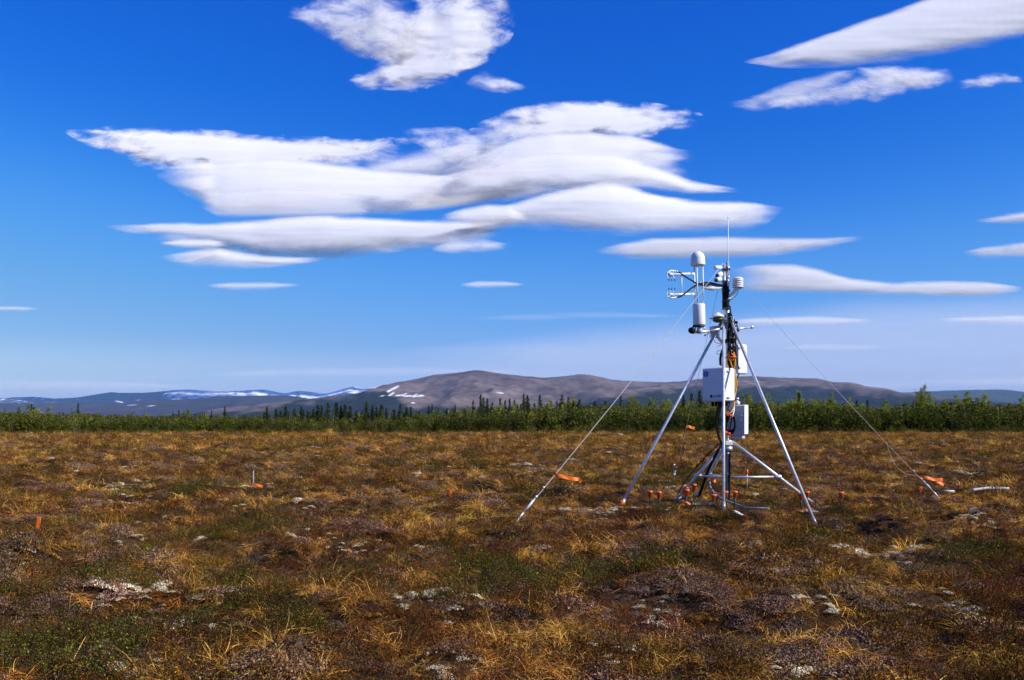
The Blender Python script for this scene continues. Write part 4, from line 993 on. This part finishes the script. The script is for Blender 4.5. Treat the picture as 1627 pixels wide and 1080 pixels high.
b_ = MB(); b_.box(axis(Q(1140, 535, .08), Q(1149, 546, .02)) @ T((0, 0, .05)), .024, .03, .11, .004); b_.build('bracket', M_CREAM, sh2)
for pts in ([(1134, 537, .06), (1135, 542, .05), (1140, 545, .03), (1146, 547, .0), (1141, 550, .0), (1140, 549.5, 0)], [(1147, 557, 0), (1142, 557, -.01), (1139, 559, -.01), (1140, 562, 0), (1146, 563, 0)]):
    tube1([Q(*p) for p in pts], .003, 6).build('cable', M_BLACK, st)
gp = MB(); gp.lathe(T(Q(1140.7, 504, -.06)), [(.05, 0), (.067, .003), (.068, .016), (.055, .026), (.022, .046), (.010, .056), (.002, .058)], 28); gp = gp.build('satellite_receiver', M_WHITE, st)
q = MB(); q.lathe(T(Q(1141, 509.5, -.06)), [(.02, -.02), (.045, -.012), (.06, .0), (.062, .02), (.05, .036)], 20); q.box(T(Q(1134, 506, -.08)), .10, .012, .010); q.build('base', M_DARK, gp)
q = tube1([Q(1160, 523.5, .05), Q(1194, 519.5, .15)], .0125, 10, False); q.lathe(axis(Q(1192, 519.8, .145), Q(1198, 519, .16)), [(.013, 0), (.018, .004), (.018, .035), (.008, .042)], 12); q.build('cross_arm', M_STEEL, st)

# ---- boxes
def boxed(name, px, py, d, yaw, w, dp, h, mat_):
    Mx = T(Q(px, py, d)) @ RZ(yaw); q = MB(); q.box(Mx, w, dp, h, .012); return q.build(name, mat_, st), Mx
enc, EM = boxed('equipment_box', 1143, 611.5, -.16, -51, .29, .175, .365, M_WHITE)
dr = MB(); dr.box(EM @ T((0, -.0985, 0)), .297, .032, .374, .010); door = dr.build('door', simple('box_door_paint', (.66, .66, .68), .45, var=.05), enc)
pn = MB(); pn.box(EM @ T((-.004, -.1165, .004)), .255, .004, .335, .002); pn.build('door_panel', M_CREAM, enc)
bd = MB(); bd.lathe(EM @ T((-.094, -.1195, .122)) @ RX(90), [(.002, -.0002), (.033, -.0002), (.034, .001), (.033, .003), (.002, .003)], 28); bd.build('badge', M_BLUE, enc)
wm = MB(); wm.lathe(EM @ T((-.094, -.1228, .125)) @ RX(90), [(.002, 0), (.010, 0), (.010, .0008), (.002, .0008)], 14); wm.box(EM @ T((-.094, -.1232, .112)), .007, .001, .022); wm.box(EM @ T((-.094, -.1232, .100)), .020, .001, .004); wm.build('badge_mark', simple('badge_pale_ink', (.35, .45, .75), .4), enc)
ic = MB(); ic.box(EM @ T((-.020, -.1195, -.128)), .030, .002, .034, .0009); ic.build('logo_mark', M_INK, enc)
fc = bpy.data.curves.new('wordmark', 'FONT'); fc.body = 'LI-COR'; fc.size = .036; fc.extrude = .0008; fc.offset = .0008; fc.align_x = 'LEFT'
fo_ = bpy.data.objects.new('wordmark', fc); COL.objects.link(fo_); bpy.context.view_layer.update()
tm = bpy.data.meshes.new_from_object(fo_.evaluated_get(bpy.context.evaluated_depsgraph_get())); bpy.data.objects.remove(fo_)
tm.transform(T(-world_loc(enc)) @ EM @ T((.002, -.1195, -.140)) @ RX(90)); tm.materials.clear(); tm.materials.append(M_INK)
link('wordmark', tm, enc)
for z in (.145, -.145):
    lt = MB(); lt.box(EM @ T((.150, -.035, z)), .012, .055, .022, .004); lt.box(EM @ T((.157, -.045, z)), .010, .022, .014, .003); lt.build('latch', M_STEEL, enc)
bt = MB(); bt.box(EM @ T((.05, .0, -.195)), .12, .10, .025, .004)
for k in range(5): bt.lathe(EM @ T((-.10 + .048 * k, .01, -.235)), [(.010, 0), (.017, .004), (.017, .03), (.013, .05)], 10)
bt.build('cable_gland', M_BLACK, enc)
en2, E2 = boxed('white_side_box', 1178, 570.5, .14, -66, .045, .135, .345, M_WHITE)
for z in (.125, -.10):
    lt = MB(); lt.box(E2 @ T((.0265, -.045, z)), .010, .022, .026, .003); lt.build('latch', M_STEEL, en2)
en3, E3 = boxed('grey_back_box', 1166.5, 667, .13, -30, .262, .15, .345, M_GREY)
sd = MB(); sd.box(E3 @ T((.1365, 0, .005)), .010, .156, .335, .003); sd.build('lit_side', M_WHITE, en3)  # white slab paints the sunlit side; grey box colour carries the shaded front
for x_, z_ in ((.07, .115), (.105, .05), (.10, .0), (.085, -.075), (.02, -.02), (.04, -.045)):
    bo = MB(); bo.lathe(E3 @ T((x_, -.076, z_)) @ RX(90), [(.001, 0), (.009, 0), (.009, .003), (.006, .007), (.001, .008)], 10); bo.build('bolt', M_WHITE, en3)
lo = MB(); lo.box(E3 @ T((.05, .01, -.195)), .12, .11, .05, .012); lo.build('bottom_bracket', M_GREY, en3)
tp = MB(); tp.lathe(E3 @ T((.04, -.03, .172)), [(.03, 0), (.036, .005), (.036, .035), (.016, .04), (.016, .06), (.024, .062), (.024, .08), (.002, .084)], 16); tp.box(E3 @ T((-.02, -.02, .185)), .07, .06, .03, .006); tp.build('top_fitting', M_STEEL, en3)
gl = tube1([Q(1166, 646, -.02), Q(1165.5, 653, -.03), Q(1163, 661, -.04), Q(1160, 664, -.04)], .011, 10); gl.build('white_hose', M_CREAM, st)

# ---- clutter and cables
g = np.random.default_rng(900); cl = MB()
for k in range(34):
    px_ = g.uniform(1152, 1171); py_ = g.uniform(505, 556); p0 = Q(px_, py_, g.uniform(-.07, .07)); d = Vector(g.normal(0, 1, 3)).normalized()
    cl.m = int(g.integers(0, 3)); cl.lathe(axis(p0, p0 + d), [(.006, 0), (.016, .004), (.016, .02), (.011, .024), (.011, .04)], 10) if k % 2 else cl.box(axis(p0, p0 + d), .03, .022, .035, .005)
cl.build('fittings', [M_DARK, M_STEEL, M_BLACK], st)
for k in range(15):
    x0 = g.uniform(1154, 1171); pts = []
    for j, py_ in enumerate(np.linspace(497, 586, 8)):
        pts.append(Q(np.interp(py_, [497, 520, 560, 590], [1159, 1163, 1162, 1163]) + (x0 - 1162) * np.interp(py_, [497, 515, 590], [.25, .9, .9]) + g.normal(0, 1.3), py_, -.02 + g.normal(0, .03)))
    tube1(pts, g.uniform(.006, .010), 7).build('cable', M_BLACK, st)
cb1 = MB(); cb1.lathe(T(Q(1161.5, 584, .03)), [(.03, 0), (.052, .02), (.055, .13), (.05, .21), (.03, .23)], 16); cb1.build('cable_coil', M_BLACK, st)
for pts, r_ in (([(1157, 586, -.06), (1155, 575, -.06), (1157, 563, -.07), (1161.5, 557, -.07), (1166, 561, -.07), (1168, 570, -.06), (1167, 585, -.05), (1168, 600, .0), (1168.5, 620, .02)], .0085),
                ([(1159, 573, -.07), (1158, 566, -.07), (1162, 561.5, -.08), (1166, 566, -.075), (1164, 572, -.075), (1160, 570, -.075), (1162, 579, -.07), (1165, 588, -.05)], .0075),
                ([(1164, 584, -.05), (1169, 598, .04), (1171, 610, .05), (1169, 622, .05), (1166, 634, .02)], .008),
                ([(1152, 655, -.08), (1156, 657, -.09), (1161, 655, -.09), (1165.5, 648, -.06), (1167, 638, -.03)], .0078)):
    tube1([Q(*p) for p in pts], r_, 8).build('yellow_cable', M_YELLOW, st)
for k in range(9):
    o_ = g.normal(0, 1, 2); o_ = np.clip(o_, -1.5, 1.5)
    pts = [(1147 + o_[0] * 2, 636, -.08), (1141 + o_[0] * 2.2, 652, -.06), (1139 + o_[0] * 1.6, 672, -.05), (1141.5 + o_[0], 692, -.05), (1146 + o_[0] * .8, 706, -.05), (1139 + o_[0] * .8, 718 + o_[1], -.03), (1127 + o_[0] * .9, 742 + o_[1], .3), (1116 + o_[0], 772 + o_[1], .7), (1108 + o_[0], 797 + o_[1], .97)]
    tube1([Q(*p) for p in pts], g.uniform(.0055, .009), 7).build('cable', M_BLACK, st)
for k in range(2):
    tube1([Q(1147 - k * 1.1, 702 - k, -.05), Q(1122 - k * 1.3, 726 - k, .05), Q(1097 - k * 1.4, 755 - k, .05), Q(1080 - k * .5, 780 - k, .03), Q(1075 + k, 797, -.02)], .0042, 7).build('cable', M_BLACK, st)
for k in range(4):
    cr = MB(); rx_, rz_ = (8.5 - k * .9) * U, (17 - k * 1.8) * U; c = Q(1160 + k * .5, 672, -.05 + .015 * k)
    cr.tube([c + Vector((rx_ * math.cos(R(a)), .02 * math.sin(R(a * 2)), rz_ * math.sin(R(a)))) for a in range(0, 361, 15)], .0085, 7, False); cr.build('cable_loop', M_BLACK, st)
for pts in ([(1153, 640, -.06), (1150, 655, -.06), (1148, 668, -.05), (1152, 690, -.05)], [(1160, 640, -.05), (1157, 650, -.06), (1163, 660, -.05), (1158, 690, -.04)], [(1158.5, 505, .02), (1161, 498, .02), (1159.5, 485, .02)], [(1159.5, 720, -.02), (1160, 745, -.03), (1159, 770, -.03), (1158.5, 794, -.03)], [(1144, 580, .03), (1143.5, 570, .03), (1145.5, 560, .02), (1149, 553, 0)], [(1146, 581, .03), (1145.5, 571, .02), (1147, 562, .01), (1150, 556, 0)], [(1172, 618, .06), (1171, 605, .06), (1173, 596, .09), (1176, 590, .12)]):
    tube1([Q(*p) for p in pts], .0075, 7).build('cable', M_BLACK, st)
for k in range(4):
    x0 = 1156 + (-3, 2.6, 3.6, -1)[k]
    tube1([Q(x0 + g.normal(0, .5), py_, -.03 + .01 * k) for py_ in (700, 722, 742, 762, 780, 796)], .0075, 7).build('cable', M_BLACK, st)
def wrap(p, d, r, mat_, w=.02, tail=None):
    q = MB(); d = d.normalized(); q.lathe(axis(p - d * w / 2, p + d * w / 2), [(r * .8, 0), (r, .001), (r * 1.04, w * .5), (r, w - .001), (r * .8, w)], 14)
    if tail is not None: q.tube(smooth_path([p, p + tail * .5 + Vector((0, 0, .012)), p + tail], 4), .006, 6)
    q.build('tie', mat_, st)
wrap(Q(1161.5, 567.5, -.05), Vector((0, 0, 1)), .062, M_RED, .016)
for px_, py_ in ((1155, 659), (1160, 660)): wrap(Q(px_, py_, -.08), Vector((1, 0, .2)), .016, M_RED, .03)
for px_, py_ in ((1153, 687), (1158, 689)): wrap(Q(px_, py_, -.06), Vector((1, 0, -.3)), .017, M_RED, .03)
dD = gD - Q(1151, 704)
wrap(on_leg(Q(1151, 704, -.02), gD, Q(1142, 708).z), dD, .034, M_RED, .045, Vector((-.05, -.02, .02))); wrap(on_leg(Q(1151, 704, -.02), gD, Q(1081, 783).z), dD, .028, M_RED, .035)
wrap(gA + (Q(1149, 507) - gA).normalized() * .05, gA - Q(1149, 507), .030, M_TAPE, .05, Vector((-.03, -.03, -.05)))

# ------------------------------------------------------------------ guy wires, ribbons, stakes
def guy(p0, p1, label, r, n_fit=3, split=None):
    d = (p1 - p0).normalized(); L_ = (p1 - p0).length
    q = MB(); sag = [p0 + (p1 - p0) * (k / 16) - Vector((0, 0, .03 * math.sin(math.pi * k / 16))) for k in range(17)]
    q.tube(sag, r, 6); o = q.build('guy_wire', M_ROPE); tag(o, label, 'guy wire', 'guy wires of the weather station')
    t = MB(); e = p1 - d * .12
    t.tube([e - d * .22, e - d * .19], .010, 8); t.tube([e - d * .20, e], .006, 8); t.lathe(axis(e - d * .17, e - d * .04), [(.004, 0), (.011, .004), (.012, .06), (.011, .12), (.004, .13)], 10)
    t.lathe(axis(e, p1), [(.004, 0), (.009, .005), (.009, .05), (.006, .1), (.008, .12)], 8); t.build('turnbuckle', M_GALV, o)
    a = MB(); a.tube([p1 - d * .03, p1 + Vector((0, 0, -.12))], .009, 8); a.build('anchor', M_STEEL, o)
    for k in range(n_fit):
        c_ = MB(); pp = p1 - d * (.45 + .42 * k); c_.lathe(axis(pp - d * .012, pp + d * .012), [(r, 0), (r * 3, .003), (r * 3, .021), (r, .024)], 8); c_.build('wire_clip', M_DARK if k else M_GALV, o)
    return o
w1a, w1b = Q(1149, 418, -.02), ground_hit(820, 829)
w2a, w2b = Q(1160, 433, 0), ground_hit(1494, 793)
w3x = (1069 - CX) / F * 13.4; w3a, w3b = Q(1141, 459, -.02), Vector((w3x, 13.4, gz(w3x, 13.4) + .03))
guy(w1a, w1b, 'pale guy wire running from the mast head down to the left foreground', .0032)
guy(w2a, w2b, 'thin guy wire running from the mast head down to the right', .0021)
guy(w3a, w3b, 'dark thin guy wire running back behind the left tripod leg', .0022)
def wire_at(a, b, px):
    lo, hi = 0.0, 1.0
    f = lambda t: (a + (b - a) * t).x / (a + (b - a) * t).y * F + CX - px
    for _ in range(40):
        md = (lo + hi) / 2
        if f(lo) * f(md) <= 0: hi = md
        else: lo = md
    return a + (b - a) * lo
lw = MB(); pa = wire_at(w2a, w2b, 1408); pb = wire_at(w2a, w2b, 1460)
lw.tube(smooth_path([pa, pa.lerp(pb, .4) + Vector((-.07, 0, -.07)), pa.lerp(pb, .75) + Vector((-.08, 0, -.06)), pb]), .0018, 6)
tag(lw.build('wire_tail', M_ROPE), 'slack wire tail bowing beside the lower end of the right guy wire', 'wire')

def ribbon(name, label, pts, w, twist=0.5, parent=None, cat='flagging ribbon', group='orange ribbons', mat_=None):
    """a soft plastic strip with its own thickness"""
    pts = smooth_path(pts, 6); q = MB(); vs = []; n = len(pts)
    for i, p in enumerate(pts):
        d = (pts[min(i + 1, n - 1)] - pts[max(0, i - 1)]).normalized(); s_ = d.cross(Vector((0, -1, .15))).normalized(); a = twist * math.sin(i * .55)
        nn = d.cross(s_).normalized(); s2 = s_ * math.cos(a) + nn * math.sin(a); n2 = d.cross(s2).normalized(); ww = w * (.55 if i == 0 else 1) / 2
        vs += [p - s2 * ww - n2 * .0012, p + s2 * ww - n2 * .0012, p + s2 * ww + n2 * .0012, p - s2 * ww + n2 * .0012]
    fs = [[i * 4 + k, i * 4 + (k + 1) % 4, (i + 1) * 4 + (k + 1) % 4, (i + 1) * 4 + k] for i in range(n - 1) for k in range(4)] + [[3, 2, 1, 0], [(n - 1) * 4 + k for k in range(4)]]
    q._add(vs, fs, False); o = q.build(name, mat_ or M_TAPE, parent)
    if parent is None: tag(o, label, cat, group)
    return o
def rel(p, *offs): return [p + Vector((dx * U * p.y / 10, dd, -dy * U * p.y / 10)) for dx, dy, dd in offs]
p = wire_at(w1a, w1b, 880); ribbon('ribbon', 'long orange ribbon blowing from the left foreground guy wire', rel(p, (0, 0, 0), (10, 2, -.01), (22, 4.5, -.02), (33, 7, .0), (40, 7.5, .02), (43.5, 12, .03)), .036, .35)
p = wire_at(w2a, w2b, 1461); r2 = ribbon('ribbon', 'forked orange ribbon blowing from the right guy wire', rel(p, (0, 0, 0), (12, 2, -.01), (24, 4, -.02), (38, 4.5, .02)), .038, .45)
ribbon('ribbon_tail', None, rel(p, (18, 3, -.01), (28, 7, .0), (40, 13, .02)), .035, .3, r2)
p = wire_at(w3a, w3b, 1090); ribbon('ribbon', 'small orange ribbon on the dark rear guy wire at the thicket edge', rel(p, (0, 0, 0), (5, .5, 0), (9, 2, 0), (14, 3, .02)), .036, .3)

def post(label, px, py_base, py_top, r, mat_, cat='marker post', group=None, name='marker_post', lean=0.0):
    b = ground_hit(px, py_base); h = (py_base - py_top) / F * b.y
    o = empty(name, b); tag(o, label, cat, group)
    q = MB(); q.tube([b + Vector((0, 0, -.05)), b + Vector((lean, 0, h))], r, 10); q.lathe(T(b + Vector((lean, 0, h))), [(r, -.004), (r * 1.15, 0), (r * .7, .004), (.001, .005)], 10); q.build('post', mat_, o)
    return o, b, h
o, b, h = post('thin grey post with an orange ribbon in the open tundra at left', 402.5, 785, 748, .008, M_PVC)
ribbon('ribbon', 'short orange ribbon tied to the thin grey post at left', [b + Vector((-.01, -.02, h * .47)), b + Vector((.06, -.03, h * .40)), b + Vector((.13, -.03, h * .34))], .034, .2)
def stick(label, px, py_base, py_top, w):
    b = ground_hit(px, py_base, .03); h = (py_base - py_top) / F * b.y + .03; q = MB(); q.box(T(b + Vector((0, 0, h / 2 - .03))) @ RY(6), w, .008, h + .06, .003)
    return tag(q.build('marker_stick', M_TAPE), label, 'marker stick', 'orange marker sticks')
stick('flat orange marker stick at the far left of the tundra', 60, 842, 821, .030)
stick('tiny orange marker stick in the tundra left of the guy wire foot', 715.5, 788, 778, .030)
stick('short wide orange marker stub below the forked ribbon', 1462, 782, 773, .045)
o, b, h = post('thin grey rod with an orange tip behind the tripod brace', 1187, 778, 746, .008, M_STEEL)
q = MB(); q.lathe(T(b + Vector((0, 0, h - .07))), [(.009, 0), (.016, .004), (.016, .068), (.006, .074)], 12); q.build('tip', M_ORANGE, o)
post('thin dark post standing under the small rear ribbon', 1086, 722, 690, .010, M_DARK)
o, b, h = post('short jointed steel anchor rod behind the left tripod leg', 1070, 776, 738, .004, M_DARK, 'rod')
for t_ in (.55, .95):
    q = MB(); q.lathe(T(b + Vector((.01, 0, h * t_))), [(.005, 0), (.015, .005), (.015, .022), (.005, .028)], 10); q.build('joint', M_GALV, o)

CAPS = [(1033, 783, 802, 'leftmost orange capped stake, well clear of the tripod legs'), (1047.5, 784, 806, 'orange capped stake second from the left, beside the leftmost one'),
        (1090, 776, 800, 'orange capped stake partly hidden behind another, right of the left brace leg'), (1090.5, 781, 806, 'front orange capped stake of the overlapping pair at the left brace leg'),
        (1102.5, 772, 797, 'tallest orange capped stake on a thin dark rod at the cable bundle'), (1139, 786, 802, 'orange capped stake just behind another, left of the front tripod leg'),
        (1133.5, 789, 806, 'low orange capped stake in front, left of the front tripod leg'), (1153.5, 784, 806, 'orange capped stake touching the front tripod leg'),
        (1167.5, 784, 810, 'orange capped stake right of the front tripod leg over the grey hose'), (1273, 787, 812, 'orange capped stake just left of the right tripod leg'),
        (1282, 784, 805, 'orange capped stake just right of the right tripod leg'), (1336.5, 785, 809, 'rightmost orange capped stake, alone to the right of the tripod')]
for px, ct, bs, lab in CAPS:
    b = ground_hit(px, bs); s_ = b.y / F; h = (bs - ct) * s_ + .025; r_ = 3.3 * s_
    o = empty('capped_stake', b); tag(o, lab, 'stake', 'orange capped stakes round the tripod')
    q = MB(); q.tube([b + Vector((0, 0, -.06)), b + Vector((0, 0, h - .02))], .0085, 8); q.build('rod', M_DARK, o)
    q = MB(); z0 = h - 10.5 * s_; q.lathe(T(b + Vector((0, 0, z0))) @ RY(rnd.uniform(-5, 5)), [(r_ * .4, 0), (r_ * .98, .002), (r_, 7 * s_), (r_ * 1.32, 7.4 * s_), (r_ * 1.34, 9.8 * s_), (r_ * 1.1, 10.5 * s_), (.001, 10.6 * s_)], 18); q.build('cap', M_ORANGE, o)

def lying(name, label, cat, pxs, r, mat_, lift=.02, curve=True):
    pts = [ground_hit(px, py) + Vector((0, 0, lift + e)) for px, py, e in pxs]
    return tag(tube1(pts, r, 8, curve).build(name, mat_), label, cat)
tag(tube1([Q(1127, 762, .35), Q(1128, 772, .3), Q(1133, 781, .2), Q(1144, 791, .0), Q(1158, 797, -.1), Q(1176, 803, -.2), Q(1194, 808, -.25), Q(1214, 810.5, -.25)], .0125, 8).build('hose', M_PVC), 'curved grey hose drooping from the cable bundle to the ground', 'hose')
lying('conduit', 'straight grey pipe lying on the ground below the hose', 'pipe', [(1170, 816, .02), (1195, 817, .02), (1222, 818, .02)], .009, M_PVC, .04, False)
lying('wooden_stick', 'short white stick lying at the right guy wire anchor', 'stick', [(1497, 791, .02), (1516, 791.5, .02)], .017, M_WOODP, .07, False)
lying('wooden_stick', 'long white broken stick lying at the right edge of the tundra', 'stick', [(1545, 790, .02), (1572, 788, .03), (1602, 787, .02)], .016, M_WOODP, .07)
b = ground_hit(1172, 822); q = MB(); q.lathe(axis(b + Vector((-.04, 0, .06)), b + Vector((.05, -.02, .02))), [(.006, 0), (.016, .004), (.016, .05), (.010, .06), (.010, .1)], 10); q = q.build('pipe_fitting', M_CREAM); tag(q, 'small white pipe fitting with orange end on the ground before the tripod', 'pipe fitting')
q2 = MB(); q2.lathe(axis(b + Vector((.05, -.02, .02)), b + Vector((.09, -.03, .0))), [(.008, 0), (.014, .004), (.014, .03), (.006, .036)], 10); q2.build('end_cap', M_ORANGE, q)
b = ground_hit(1282, 815); q = MB(); q.box(T(b + Vector((0, 0, .02))) @ RZ(12) @ RX(3), .20, .12, .012, .006); q = q.build('base_plate', M_PVC); tag(q, 'grey plate with orange tape lying under the right tripod leg', 'plate')
ribbon('tape', None, [b + Vector((-.10, -.07, .035)), b + Vector((-.04, -.075, .04)), b + Vector((.02, -.07, .035))], .012, .2, q); ribbon('tape', None, [b + Vector((-.02, .05, .04)), b + Vector((.03, .045, .045)), b + Vector((.08, .03, .04))], .012, .3, q)
b = ground_hit(1118, 803); q = MB(); q.box(T(b + Vector((0, 0, .015))) @ RZ(-8) @ RX(4), .22, .10, .012, .006); q = q.build('base_plate', M_PVC); tag(q, 'grey plate with orange tape lying at the foot of the cable bundle', 'plate')
ribbon('tape', None, [b + Vector((.02, -.05, .035)), b + Vector((.06, -.055, .04)), b + Vector((.11, -.05, .03))], .012, .3, q); ribbon('tape', None, [b + Vector((-.23, -.08, .03)), b + Vector((-.19, -.09, .04)), b + Vector((-.15, -.1, .02))], .018, .5, q)
b = Q(1129, 760, .3); ribbon('ribbon', 'small orange ribbon hanging below the tripod brace', [b, b + Vector((.03, -.02, -.02)), b + Vector((.06, -.02, -.035))], .035, .3)
